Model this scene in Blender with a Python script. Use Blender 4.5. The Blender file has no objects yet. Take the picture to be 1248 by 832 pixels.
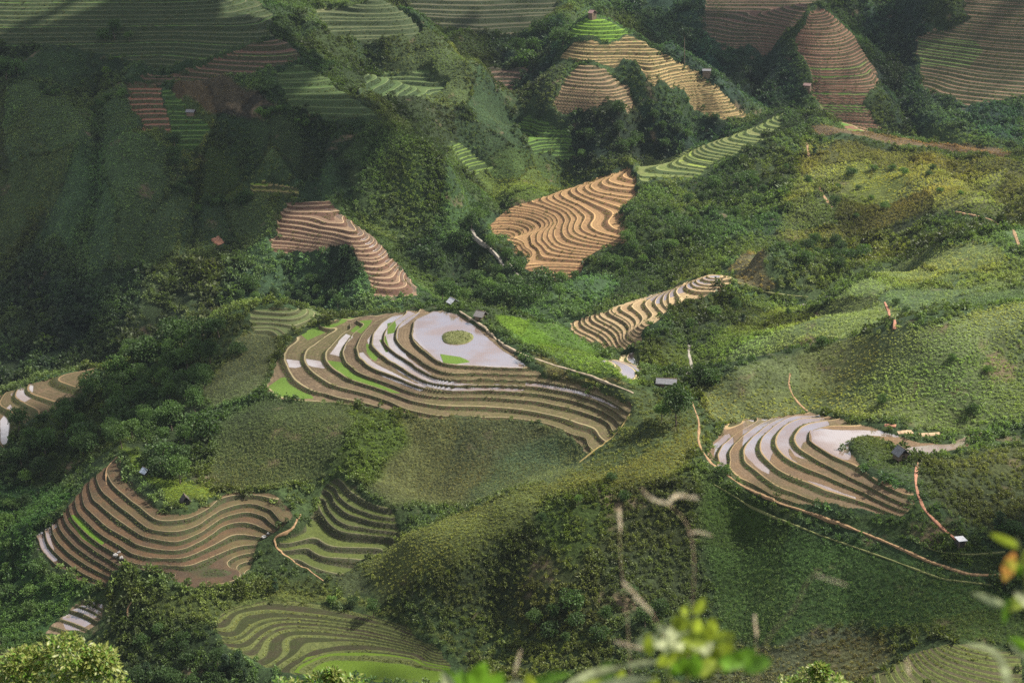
import math, random
import numpy as np
# ----------------------------------------------------------------- camera
PITCH = math.radians(20.0); FPX = 1733.0
CP, SP = math.cos(PITCH), math.sin(PITCH)
def ray(px, py):
    u = (px - 624.0) / FPX; v = (416.0 - py) / FPX
    return u, CP + v * SP, -SP + v * CP          # camera stands at the origin and looks along +Y
def at(px, py, Y=None, z=None):
    dx, dy, dz = ray(px, py)
    k = Y / dy if Y is not None else z / dz
    return (dx * k, dy * k, dz * k)
# ----------------------------------------------------------------- survey points of the land
PTS = []
def A(*rows):
    for r in rows: PTS.append(at(r[0], r[1], Y=r[2]))
def Hd(*rows):                                   # ground behind a crest: column, distance, height
    for px, Y, z in rows:
        PTS.append(((px - 624.0) / FPX * (Y * CP - z * SP), Y, z))
LIPS = {}
def resample(pl, step):
    pl = np.array(pl, float); d = np.r_[0, np.cumsum(np.hypot(*np.diff(pl, axis=0).T))]
    n = max(2, int(d[-1] / step) + 1); s = np.linspace(0, d[-1], n)
    return np.stack([np.interp(s, d, pl[:, k]) for k in range(pl.shape[1])], 1)
def L(z, pl, step=13):
    for p in resample(pl, step): PTS.append(at(p[0], p[1], z=z))
# central hill: the outer rims of its fields, one level after another
zc = lambda k: -190.0 - 1.7 * k
L(zc(0)+.05, [(531.5,379),(514,385),(504.6,398.5),(503.7,410),(512,421.5),(524,431),(537,440),(561,443.7),(597.7,446.5),(640,448)])
L(zc(0)+.6, [(545,379),(562,386),(580,396.5),(600,412),(614,426),(640,440)])
A((560,400,536),(580,425,511))
L(zc(1), [(512,378),(491,391),(483.5,404),(485,416),(499,429),(514,441),(531,450),(547,455),(570,453),(598,454),(655,456),(703,464),(732,473),(751,483),(765,493)])
L(zc(2), [(497,381),(478,392),(470,402),(466,412),(472,423.5),(487,433),(504.6,442.7),(518,452),(535,459),(558,462),(600,461),(657,463),(700,471),(735,482),(757,495)])
L(zc(3), [(489,380),(468,390),(457,401),(452.7,412),(456.5,419.6),(462,427),(479.6,439),(499,452),(512,462),(530,467),(558,469),(600,467),(655,470.5),(700,478),(730,488),(752,500)])
L(zc(4), [(480,381),(455,393),(440,408),(433,420),(435,433),(451,447.5),(474,456),(493,465),(510,471),(540,476),(580,475),(620,476),(657,479),(700,487),(735,499),(750,508)])
L(zc(5), [(468,382),(448,392),(428,407),(418,425),(420,437),(435,452),(455,460),(483,468),(499,474),(520,480),(560,483),(600,483),(657,488),(700,497),(730,508),(745,517)])
L(zc(6), [(450,384),(430,396),(412,410),(399,425),(395,437),(405,448),(428,462),(455,470),(483,480),(510,490),(540,494),(580,494),(620,497),(657,501),(690,509),(715,520),(735,533)])
L(zc(7), [(435,386),(415,395),(393,411),(375,426),(370,435),(378,450),(401,468),(428,474),(472,487),(500,499),(530,505),(560,507),(620,508),(657,513),(680,520),(700,532),(722,546)])
L(zc(8), [(408,388),(383,399),(360,413),(346,430),(347,437),(354.6,454),(370,470),(389,479),(406,483),(440,489),(465,495)])
L(zc(9), [(324,473),(339,483),(368,488),(393,487)])
# right hill
zr = lambda k: -189.0 - 1.4 * k
L(zr(0)+.05, [(1024.6,517.5),(1007,518.5),(992,524),(986,532),(988,537.7),(1003.5,547),(1019,557),(1038,563),(1075,590),(1108,603)])
L(zr(0)+.3, [(1050,523),(1085,540),(1110,550),(1150,546),(1190,532)])
L(zr(1), [(1005,511.7),(986,514.6),(972.7,522),(967,534),(971,543.5),(986,553),(1013,568.5),(1042,584),(1075,602),(1105,613)])
L(zr(2), [(1003.5,508),(974.6,509),(955,516.5),(946,530),(945,543.5),(955,557),(978.5,568.5),(1009,580),(1032,589.6),(1061,600),(1095,619)])
L(zr(3), [(999.6,505),(965,505),(944,516.5),(928.5,532),(925.6,549),(936,561),(955,576),(982,586),(1013,599),(1048,610)])
L(zr(4), [(986,502.7),(955,507),(932,518.5),(917,532),(907,547),(907,561),(924.6,576),(947.7,589.6),(974.6,603),(1003.5,612.7),(1042,620)])
L(zr(5), [(940,509),(917,518.5),(899.6,534),(889,551),(888,566.5),(903.5,580),(924.6,593.5),(945,606)])
L(zr(6), [(917,514.6),(896,528),(880,541.5),(872.7,557),(876.5,564.6)])
L(zr(7), [(909,510),(882,522),(869,538),(861,551)])
A((1065,550,414),(1080,562,410),(1062,538,422))
# lower left hill
zm = lambda k: -218.0 - 1.6 * k
L(zm(0), [(149,540),(147,555),(153,576.5),(172,596),(189.6,611),(209,621),(232,619),(251,611)])
L(zm(0)+.8, [(160,560),(180,575),(215,595),(240,598)])
L(zm(1), [(143,557),(128,569),(130,582),(145,598),(165,613),(184,630),(203,634),(222,632),(245,623),(267,606),(300,600),(330,605),(350,617),(353,630)])
L(zm(2), [(116.5,578),(120,594),(138,611),(157,625),(176,642),(199,648),(224,646),(247,638),(270,621),(301,611),(330,619),(339,632)])
L(zm(3), [(109,592),(111,605),(130,621),(153,638),(172,651.5),(193,656),(213,661),(233,655),(248,646),(272,629),(301,622.5),(325,628),(334,638)])
L(zm(4), [(101,605),(103,617),(118.5,632),(138,648),(155,655),(170,663),(195,669),(222,669),(245,657),(265,643),(286,636),(303,637),(328,645)])
L(zm(5), [(89.6,611),(93.5,623),(111,640),(130,655),(147,664),(161,675),(193.5,680),(222,681),(238,675),(270,659),(290,650),(312,653)])
L(zm(6), [(84,619),(88,632),(107,651.5),(126,665),(145,676),(157,682),(176,688),(230,688),(250,680),(290,666)])
L(zm(7), [(77,623),(80,638),(97,655),(115,671),(132,681),(150,692)])
L(zm(8), [(69,634),(76,648),(95,667),(113,680),(134,692)])
L(zm(9), [(63,640),(65,651.5),(80,669),(101,685),(128,699)])
L(zm(10), [(55,644),(55,655),(68.5,675),(88,693),(111,705)])
L(zm(11), [(43.5,653.5),(45,663),(65,684),(88,702),(110,712),(125,716)])
A((200,700,405),(250,700,406),(290,690,411))
# green terraces in the middle hollow
zn = lambda k: -216.0 - 2.0 * k
L(zn(0), [(411.5,581.6),(431,598.5),(455,613),(476,619)])
L(zn(1), [(404,589),(421,608),(443,620),(472,627)])
L(zn(2), [(397,596),(411.5,615),(433,630),(469,637)])
L(zn(3), [(391,605.7),(404,627),(428,642),(472,646.5)])
L(zn(4), [(385,617.7),(397,639),(416,650),(472,654)])
L(zn(5), [(375.5,639),(387.5,654),(407,662),(469,664)])
L(zn(6), [(368,663),(392,675),(440,679)])
L(zn(7), [(359,678),(392,692),(416,697)])
# bottom terraces, seen from above and behind
zb = lambda k: -234.0 - .7 * k
L(zb(0), [(262,760),(285,742),(330,734),(380,737),(430,747),(480,760),(530,785)])
L(zb(1), [(282,772),(295,757),(330,747),(390,752),(440,760),(490,773)])
L(zb(3.2), [(310,800),(325,775),(350,764),(400,766),(450,773),(500,787)])
L(zb(4.5), [(355,805),(380,790),(420,783),(470,786),(520,795)])
L(zb(5.6), [(360,815),(400,797),(450,800),(500,808),(545,815)])
L(zb(6.2), [(420,812),(480,822),(540,828)])
# central hill surroundings
A((585,376,572),(553,372,572),(500,374,572),(440,379,575),(400,380,580),(350,374,588),(310,375,590))
A((640,388,570),(690,400,560),(720,425,545),(740,440,530),(680,444,496),(720,457,483),(770,478,470),(650,415,533),(690,425,518))
A((270,385,600),(200,420,600),(120,450,600),(60,457,598),(0,478,590),(200,500,530),(200,540,490),(215,565,470),(50,520,540),(50,600,500),(0,600,505),(20,650,452),(0,700,445),(40,690,432),(20,740,415),(100,745,405),(0,780,395),
  (115,500,560),(60,490,570),(0,530,545),(120,560,495),(100,590,470),(60,620,465),
  (250,480,520),(300,430,555),(270,530,482),(350,520,479),(300,600,448),(330,560,464),(400,560,460),(420,520,474),(500,560,460),(440,640,430),(500,600,445),(600,540,463),(560,600,440),(640,580,443),(700,555,455),(550,525,471),(650,535,465),
  (330,400,578),(360,400,573),(320,425,558),(320,500,490),(290,500,500))
# gully and mound in front
A((560,615,432),(500,640,425),(600,598,437),(450,690,412),(500,652,412),(560,628,417),(620,600,420),(700,575,425),(800,540,440),(850,500,465),(760,560,437),(800,520,453),(790,500,463),(830,520,452),(850,475,484))
A((440,720,405),(300,705,414),(200,720,407),(380,728,401),(230,800,375),(180,780,385),(130,790,388),(640,790,370),(600,740,388),(540,760,382),(700,780,362),(800,760,365),(900,785,358),(560,680,396),(640,640,405),(700,620,407),(700,660,395),(640,720,385),(780,600,413),(850,600,406),(800,700,383),(850,650,396),(760,650,398),(720,700,383))
A((1000,700,371),(950,760,360),(1100,740,355),(1200,740,350),(1100,770,348),(1050,775,351),(1150,787,336),(1220,786,334),(1200,832,322),(1150,832,324),(1250,832,321),(1250,790,333),(1110,802,336),(1180,808,329),(1240,808,328),(1000,832,332),(960,800,350),(1080,815,334),(500,832,355),(250,832,362),(0,832,372),(750,832,345),(350,832,358),(620,832,350),
  (843,490,470),(852,515,456),(850,540,441),(868,565,427),(900,590,408),(950,614,396),(1010,632,388),(1070,655,377),(1130,682,367),(1180,700,360),(1230,702,359),(950,640,389),(1050,690,370),(1150,710,359),(1248,720,353),(900,640,400),
  (1100,640,377),(1168,658,370),(1200,640,376),(1248,600,392),(1180,600,391),(1125,600,387),(1248,650,370),(1248,560,408),(1200,560,405))
# right hillside
A((980,490,470),(920,498,468),(1050,505,447),(1100,520,433),(1170,525,432),(1248,515,432),(1000,450,487),(1000,420,497),(960,430,494),(900,455,484),(870,470,482),(1100,450,460),(1100,395,478),(1180,380,482),(1248,370,484),(1248,450,455),(1180,460,450))
A((850,445,600),(870,430,610),(930,405,640),(960,400,628),(900,420,600),(1000,400,612),(1000,385,600),(1060,333,655),(1100,340,640),(1135,300,690),(1190,283,700),(1248,280,694),(1248,340,602),(1150,370,590),(1248,362,566),(1030,360,628))
Hd((900,540,-222),(960,550,-218),(1010,545,-208),(1100,530,-195),(1180,530,-190),(1248,525,-184))
# valley terraces, saddle and white spur
A((760,440,620),(780,455,605),(760,430,638),(740,432,663),(777,424,654),(772,400,675),(812,381,685),(715,412,688),(800,412,640),(850,390,670),(900,370,700),(848,362,700),(980,375,690),(840,435,612),(810,462,585),(800,480,545),(830,455,590),
  (690,400,706),(733,383,704),(758,373,707),(791,364,713),(830,350,717),(870,333,720),(920,308,736),(935,325,722),(830,370,690),(780,395,668))
Hd((640,640,-240),(700,610,-236),(740,580,-230),(600,650,-246),(560,680,-256),(450,680,-263),(350,690,-270),(250,720,-280),(100,700,-292),(0,690,-290),(700,730,-252),(770,750,-248),(850,775,-241))
# orange spur, gully and right ridge
A((588,284,915),(608,300,870),(640,316,838),(600,268,930),(640,250,945),(690,232,960),(740,215,980),(770,205,1000),(850,180,1020),(900,160,1040),(955,138,1065),(640,300,865),(700,325,824),(680,343,812),(615,290,885),(730,270,877),(765,288,844),(850,215,962),(778,235,932),(900,185,990),(950,160,1020),
  (760,330,815),(820,260,890),(900,215,950),(1000,200,950),(960,230,900),(1000,260,850),(1050,155,1050),(1000,142,1062),(1150,172,980),(1248,190,920),(1100,250,850),(1100,200,930),(1200,220,860),(1100,300,790),(1000,320,770),(1200,250,800),(1248,260,770),(1150,285,765),(1050,325,730),(950,310,785),(900,300,820),(900,345,738),(800,330,798),(850,290,840),
  (700,360,760),(650,350,800),(600,330,850),(600,290,900),(640,230,985),(660,200,1030),(620,180,1070),(580,300,880))
Hd((1000,1130,-240),(1050,1110,-238),(1150,1050,-230),(1248,990,-230),(930,1110,-232),(850,1090,-236),(780,1035,-243),(700,1000,-246),(640,985,-252),(1090,690,-224),(1180,735,-214),(1248,735,-207))
# big left slope (an even plane, then its ridges)
for px, py in [(0,0),(0,60),(0,120),(0,200),(0,280),(0,360),(0,430),(100,20),(100,100),(100,180),(100,260),(100,340),(100,435),(200,0),(200,60),(200,140),(200,220),(200,300),(200,380),(280,40),(290,110),(300,180),(300,260),(300,330),(300,370),(400,180),(400,350),(460,230),(430,280),(540,300),(560,355)]:
    t = -ray(px, py)[2] / ray(px, py)[1]
    A((px, py, 662 / (.5 + t) + {(0,280):25,(0,360):25,(100,180):-14,(100,260):-8,(200,60):10,(300,260):16,(290,110):-10,(400,180):-8,(400,350):12,(430,280):-14}.get((px, py), 0)))
A((405,248,880),(454,279,863),(480,303,846),(507,325,829),(517,350,813),(400,270,850),(425,296,827),(455,318,813),(485,343,796),(348,286,850),(350,262,866),(500,285,868),(545,330,838))
A((345,55,1027),(416,98,990),(470,128,964),(551,202,907),(590,260,868),(612,325,825))
A((480,110,1060),(575,205,1000),(600,240,960),(466,0,1160),(514,34,1140),(574,84,1100),(601,111,1080),(630,160,1050),(450,60,1100),(480,100,1058),(540,150,1020),(400,30,1120),(560,20,1280),(640,20,1290),(620,90,1180),(600,50,1230),(660,60,1220),(625,115,1150))
A((720,20,1150),(690,45,1140),(770,45,1130),(820,80,1110),(870,113,1110),(915,143,1120),(680,70,1130),(650,110,1110),(720,130,1060),(670,130,1072),(760,132,1062),(720,190,1040),(780,190,1060),(830,150,1075),(720,80,1098),(790,90,1085),(765,100,1092),(680,165,1055))
A((800,30,1300),(850,60,1260),(880,100,1200),(850,0,1350),(720,0,1330),(990,5,1270),(960,40,1230),(1040,60,1215),(1000,90,1175),(1060,110,1165),(1000,140,1120),(1060,150,1140),(930,90,1230),(1090,60,1285),(1080,10,1350),(1100,120,1200),(880,30,1290),(900,55,1245),(930,10,1330),
  (1248,0,1260),(1150,0,1300),(1200,60,1220),(1248,90,1175),(1150,110,1180),(1200,130,1140),(1248,150,1100),(1120,60,1262))
Hd((720,1210,-178),(800,1200,-196),(500,1210,-180),(400,1190,-150))
for px, py, Y in [(-140,60,1060),(-140,280,900),(-140,430,800),(-140,530,560),(-140,650,455),(-140,760,400),(1400,190,860),(1400,260,720),(1400,360,520),(1400,450,440),(1400,560,405),(1400,650,372),(1400,740,348),(1400,60,1200),(1400,140,1080)]: A((px, py, Y))
for x in range(-1000, 1001, 200):
    PTS.append((x, 1480, -70 + 25 * math.sin(x * .008))); PTS.append((x, 1800, 60))
for x in (-300, -150, 0, 150, 300): PTS.append((x, 250, -226))
PTS = np.array(PTS)
# ----------------------------------------------------------------- thin plate surface through them
GX0, GX1, GY0, GY1, GS = -720.0, 720.0, 225.0, 1812.0, 3.0
def tps(P, lam=12.0, sc=100.0):
    q = P[:, :2] / sc; n = len(q)
    d2 = ((q[:, None] - q[None]) ** 2).sum(2)
    K = .5 * d2 * np.log(d2 + 1e-12) + np.eye(n) * lam * 1e-4
    B = np.c_[np.ones(n), q]
    M = np.zeros((n + 3, n + 3)); M[:n, :n] = K; M[:n, n:] = B; M[n:, :n] = B.T
    w = np.linalg.solve(M, np.r_[P[:, 2], 0, 0, 0])
    gx = np.arange(GX0, GX1 + .1, GS) / sc; gy = np.arange(GY0, GY1 + .1, GS) / sc
    out = np.empty((len(gy), len(gx)))
    for i, y in enumerate(gy):
        d2 = (gx[:, None] - q[None, :, 0]) ** 2 + (y - q[None, :, 1]) ** 2
        out[i] = (.5 * d2 * np.log(d2 + 1e-12)) @ w[:n] + w[n] + w[n + 1] * gx + w[n + 2] * y
    return out
GRID = tps(PTS)
def cubic(G, X, Y, x0=GX0, y0=GY0, s=GS):
    fx = np.clip((X - x0) / s, 1, G.shape[1] - 3.001); fy = np.clip((Y - y0) / s, 1, G.shape[0] - 3.001)
    ix = fx.astype(int); iy = fy.astype(int); tx = fx - ix; ty = fy - iy
    def wt(t): return (-.5*t+t*t-.5*t**3, 1-2.5*t*t+1.5*t**3, .5*t+2*t*t-1.5*t**3, -.5*t*t+.5*t**3)
    wx, wy = wt(tx), wt(ty); r = 0
    for j in range(4):
        row = 0
        for i in range(4): row = row + wx[i] * G[iy + j - 1, ix + i - 1]
        r = r + wy[j] * row
    return r
NEAR_Y = np.array([-60., -20, -5, 0, 1.2, 2.6, 4, 6, 10, 20, 40, 80, 150, 230, 300])
NEAR_Z = np.array([14., 6, 0.2, -1.62, -1.85, -2.2, -3.15, -4.8, -8.3, -17, -34, -66, -122, -190, -228])
def smooth(a, b, x):
    t = np.clip((x - a) / (b - a), 0, 1); return t * t * (3 - 2 * t)
def vnoise(X, Y, seed):                          # value noise with smooth lattice
    ix = np.floor(X).astype(np.int64); iy = np.floor(Y).astype(np.int64); fx = X - ix; fy = Y - iy
    fx = fx*fx*fx*(fx*(fx*6-15)+10); fy = fy*fy*fy*(fy*(fy*6-15)+10)
    def h(a, b):
        n = (a * 374761393 + b * 668265263 + seed * 1442695041) & 0xffffffff
        n = ((n ^ (n >> 13)) * 1274126177) & 0xffffffff
        n = ((n ^ (n >> 16)) * 2246822519) & 0xffffffff
        return ((n ^ (n >> 15)) & 0xffffff) / float(0xffffff) * 2 - 1
    return (h(ix,iy)*(1-fx)+h(ix+1,iy)*fx)*(1-fy) + (h(ix,iy+1)*(1-fx)+h(ix+1,iy+1)*fx)*fy
def fbm(X, Y, s, o, seed):
    r = 0; a = 1.; t = 0
    for k in range(o):
        r = r + a * vnoise(X / s, Y / s, seed + k * 17); t += a; a *= .5; s *= .5
    return r / t
def base_h(X, Y):
    X = np.asarray(X, float); Y = np.asarray(Y, float)
    far = cubic(GRID, X, Y)
    near = np.interp(Y, NEAR_Y, NEAR_Z) + np.where(Y > 12, 1, 0) * 0
    k = smooth(170, 300, Y)
    return near * (1 - k) + far * k
def cast(px, py, Ymin=300.0, Ymax=1790.0, f=None, n=3000):
    f = f or base_h
    dx, dy, dz = ray(px, py)
    Y = np.linspace(Ymin, Ymax, n); X = dx / dy * Y; Z = dz / dy * Y
    g = f(X, Y) - Z
    i = np.argmax(g > 0)
    if g[i] <= 0: i = n - 1
    if i == 0: return float(X[0]), float(Y[0])
    t = g[i-1] / (g[i-1] - g[i]); y = Y[i-1] + t * (Y[i] - Y[i-1])
    return float(dx / dy * y), float(y)
# ----------------------------------------------------------------- outlines on the ground
def ground_poly(pl, Ymax=1790., Ymin=300., step=None, f=None):
    out = []
    pts = resample(pl, step) if step else pl
    for px, py in pts:
        x, y = cast(px, py, Ymin, 1790., f)
        k = 0
        while y > Ymax and k < 60:
            k += 1; x, y = cast(px, py + k * .7, Ymin, 1790., f)
        out.append((x, y))
    return np.array(out)
def inside(P, X, Y, soft):
    """1 inside the outline, 0 outside, easing over 2*soft metres"""
    X = np.asarray(X); shp = X.shape; X = X.ravel(); Y = np.asarray(Y).ravel()
    w = np.zeros(len(X)); m = soft + 1
    sel = np.nonzero((X > P[:,0].min()-m) & (X < P[:,0].max()+m) & (Y > P[:,1].min()-m) & (Y < P[:,1].max()+m))[0]
    if len(sel) == 0: return w.reshape(shp)
    x = X[sel]; y = Y[sel]; ins = np.zeros(len(x), bool); d2 = np.full(len(x), 1e18)
    for (ax, ay), (bx, by) in zip(P, np.roll(P, -1, 0)):
        c = ((ay > y) != (by > y)); den = (by - ay) if by != ay else 1e-9
        ins ^= c & (x < (bx - ax) * (y - ay) / den + ax)
        ex, ey = bx - ax, by - ay; ll = ex*ex + ey*ey + 1e-12
        t = np.clip(((x-ax)*ex + (y-ay)*ey) / ll, 0, 1)
        d2 = np.minimum(d2, (x-ax-t*ex)**2 + (y-ay-t*ey)**2)
    sd = np.sqrt(d2) * np.where(ins, 1, -1)
    w[sel] = smooth(-soft, soft, sd)
    return w.reshape(shp)
# Terraced slopes. poly: outline in the photograph; dz: step; z0: height of a field; r: share of a step taken by its bank
REG = [
 dict(k='central', poly=[(322,474),(340,487),(393,491),(440,491),(466,497),(500,503),(540,509),(620,511),(655,516),(680,524),(700,536),(715,551),(724,549),(747,530),(767,505),(772,492),(748,476),(703,463),(657,453),(644,448),(630,434),(612,421),(597,407),(578,393),(559,383),(540,377.5),(500,376.5),(440,381),(410,388),(380,399),(350,420),(338,437),(330,460)], dz=1.7, z0=-190, r=.25, Ymax=600),
 dict(k='right', poly=[(906,509),(940,507),(965,503),(990,501),(1010,506),(1040,514),(1075,525),(1110,535),(1150,540),(1200,524),(1206,530),(1150,551),(1108,556),(1090,541),(1060,530),(1038,534),(1036,548),(1050,566),(1078,584),(1108,598),(1114,608),(1112,619),(1095,625),(1048,624),(1003,618),(945,611),(905,588),(876,568),(860,553),(868,536),(882,519)], dz=1.4, z0=-189, r=.28, Ymax=480),
 dict(k='lower_left', poly=[(142,555),(127,568),(100,592),(85,612),(60,640),(42,652),(44,665),(65,686),(90,705),(126,719),(134,700),(150,695),(170,692),(200,702),(230,714),(280,714),(302,705),(302,690),(314,660),(345,640),(356,628),(350,612),(325,601),(300,596),(270,601),(250,613),(232,621),(209,623),(188,613),(170,599),(152,580),(146,560)], dz=1.6, z0=-218, r=.25, Ymax=480),
 dict(k='hollow', poly=[(411,580),(431,595),(455,609),(478,616),(487,655),(472,668),(440,684),(418,701),(390,698),(355,686),(333,666),(356,648),(375,635),(385,615),(395,594)], dz=2., z0=-216, r=.4, Ymax=470),
 dict(k='bottom', poly=[(258,764),(270,745),(290,735),(330,731),(380,734),(430,744),(480,757),(530,782),(552,815),(540,834),(420,828),(355,824),(310,808),(275,790)], dz=.45, z0=-234, r=.3, Ymax=420),
 dict(k='knoll', poly=[(1060,826),(1090,805),(1120,792),(1180,784),(1250,791),(1250,840),(1080,840)], dz=.55, z0=-200, r=.32, Ymax=350),
 dict(k='orange', poly=[(597,269),(612,262),(640,248),(690,230),(740,213),(768,203),(780,232),(772,250),(758,262),(762,300),(735,303),(715,312),(708,320),(695,345),(665,341),(645,325),(640,312),(615,292)], dz=1.2, z0=-240, r=.36, Ymax=1010),
 dict(k='green_spur', poly=[(769,204),(810,191),(850,178),(900,158),(950,137.5),(962,140),(955,152),(930,172),(895,186),(850,215),(800,219),(781,232)], dz=1.2, z0=-240, r=.42, Ymax=1075),
 dict(k='silver', poly=[(340,252),(385,246),(400,248),(430,267),(460,290),(490,323),(513,350),(516,360),(500,366),(470,362),(455,357),(449,344),(435,326),(415,311),(394,298),(367,302),(341,309),(329,297),(347,287)], dz=1.8, z0=-240, r=.42, Ymax=880),
 dict(k='white_spur', poly=[(683,402),(720,388),(750,374),(800,357),(850,338),(882,331),(892,344),(848,361),(812,384),(775,402),(779,425),(750,435),(720,420)], dz=1.2, z0=-240, r=.4, Ymax=760),
 dict(k='valley', poly=[(735,440),(775,429),(782,460),(768,464)], dz=1.2, z0=-240, r=.3, Ymax=650),
 dict(k='far_left_rim', poly=[(-30,490),(0,480),(60,457.5),(114,446),(120,460),(95,485),(60,500),(30,515),(6,547),(-30,560)], dz=1.7, z0=-240, r=.4, Ymax=610),
 dict(k='small_corner', poly=[(50,768),(90,736),(130,729),(128,748),(105,770)], dz=1.3, z0=-240, r=.3, Ymax=425),
 dict(k='upper_red', poly=[(168,99),(188,92),(215,90),(245,80),(262,68),(300,56),(338,42),(352,56),(368,72),(330,85),(300,86),(270,100),(205,107)], dz=2.4, z0=-240, r=.38, Ymax=1200),
 dict(k='spur_top', poly=[(385,12),(420,-20),(462,-20),(514,36),(508,46),(445,50),(400,42)], dz=2.8, z0=-240, r=.45, Ymax=1240),
 dict(k='mid_left', poly=[(335,92),(372,76),(410,100),(452,140),(440,150),(390,140),(345,122)], dz=2.8, z0=-240, r=.45, Ymax=1100),
 dict(k='upper_left', poly=[(-60,-20),(318,-20),(336,40),(300,54),(262,66),(245,78),(190,90),(150,72),(110,62),(40,56),(-60,52)], dz=2.4, z0=-240, r=.4, Ymax=1200),
 dict(k='red_steps', poly=[(148,101),(198,104),(203,166),(170,168)], dz=2.4, z0=-240, r=.4, Ymax=1100),
 dict(k='green_steps', poly=[(199,108),(225,125),(265,160),(240,181),(204,183)], dz=2.3, z0=-240, r=.42, Ymax=1100),
 dict(k='brown_steps', poly=[(305,222),(340,224),(367,230),(355,246),(310,241)], dz=2.2, z0=-240, r=.42, Ymax=1000),
 dict(k='mid_steps', poly=[(440,90),(520,86),(548,105),(535,120),(440,116)], dz=2.6, z0=-240, r=.45, Ymax=1150),
 dict(k='peak_top', poly=[(684,34),(700,24),(721,17),(745,25),(773,43),(740,51),(690,50)], dz=2.3, z0=-240, r=.42, Ymax=1160),
 dict(k='peak_flank', poly=[(686,55),(735,53),(773,43),(820,75),(870,110),(922,143),(880,157),(850,130),(820,105),(785,95),(765,70),(740,76),(680,72)], dz=2.1, z0=-240, r=.4, Ymax=1130),
 dict(k='peak_foot', poly=[(700,79),(740,79),(760,100),(776,130),(760,137),(668,134),(682,100)], dz=2.1, z0=-240, r=.42, Ymax=1120),
 dict(k='green_hollow', poly=[(618,150),(650,150),(695,153),(698,192),(655,192),(636,170)], dz=2.1, z0=-240, r=.42, Ymax=1100),
 dict(k='green_tip', poly=[(545,178),(562,172),(602,206),(575,212)], dz=2.1, z0=-240, r=.42, Ymax=1050),
 dict(k='far_spur', poly=[(961,45),(1001,8),(1030,30),(1065,80),(1073,105),(1052,130),(1076,160),(1030,158),(1000,130),(985,110),(985,90),(962,60)], dz=2.0, z0=-240, r=.42, Ymax=1300),
 dict(k='far_slope', poly=[(850,25),(865,-20),(1000,-20),(998,5),(960,42),(940,60),(885,63)], dz=2.2, z0=-240, r=.42, Ymax=1400),
 dict(k='far_corner', poly=[(1119,110),(1121,42),(1175,30),(1180,-20),(1300,-20),(1300,115),(1250,117),(1180,132)], dz=2.2, z0=-240, r=.42, Ymax=1400),
 dict(k='far_back', poly=[(480,-20),(690,-20),(682,20),(630,40),(555,38),(500,14)], dz=3., z0=-240, r=.42, Ymax=1500),
 dict(k='far_red', poly=[(585,82),(650,80),(622,106),(600,106)], dz=2.6, z0=-240, r=.42, Ymax=1300),
 dict(k='shoulder', poly=[(303,380),(330,373.5),(400,376),(412,381),(375,396),(335,412),(308,408)], dz=1.3, z0=-240, r=.25, Ymax=600),
]
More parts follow.
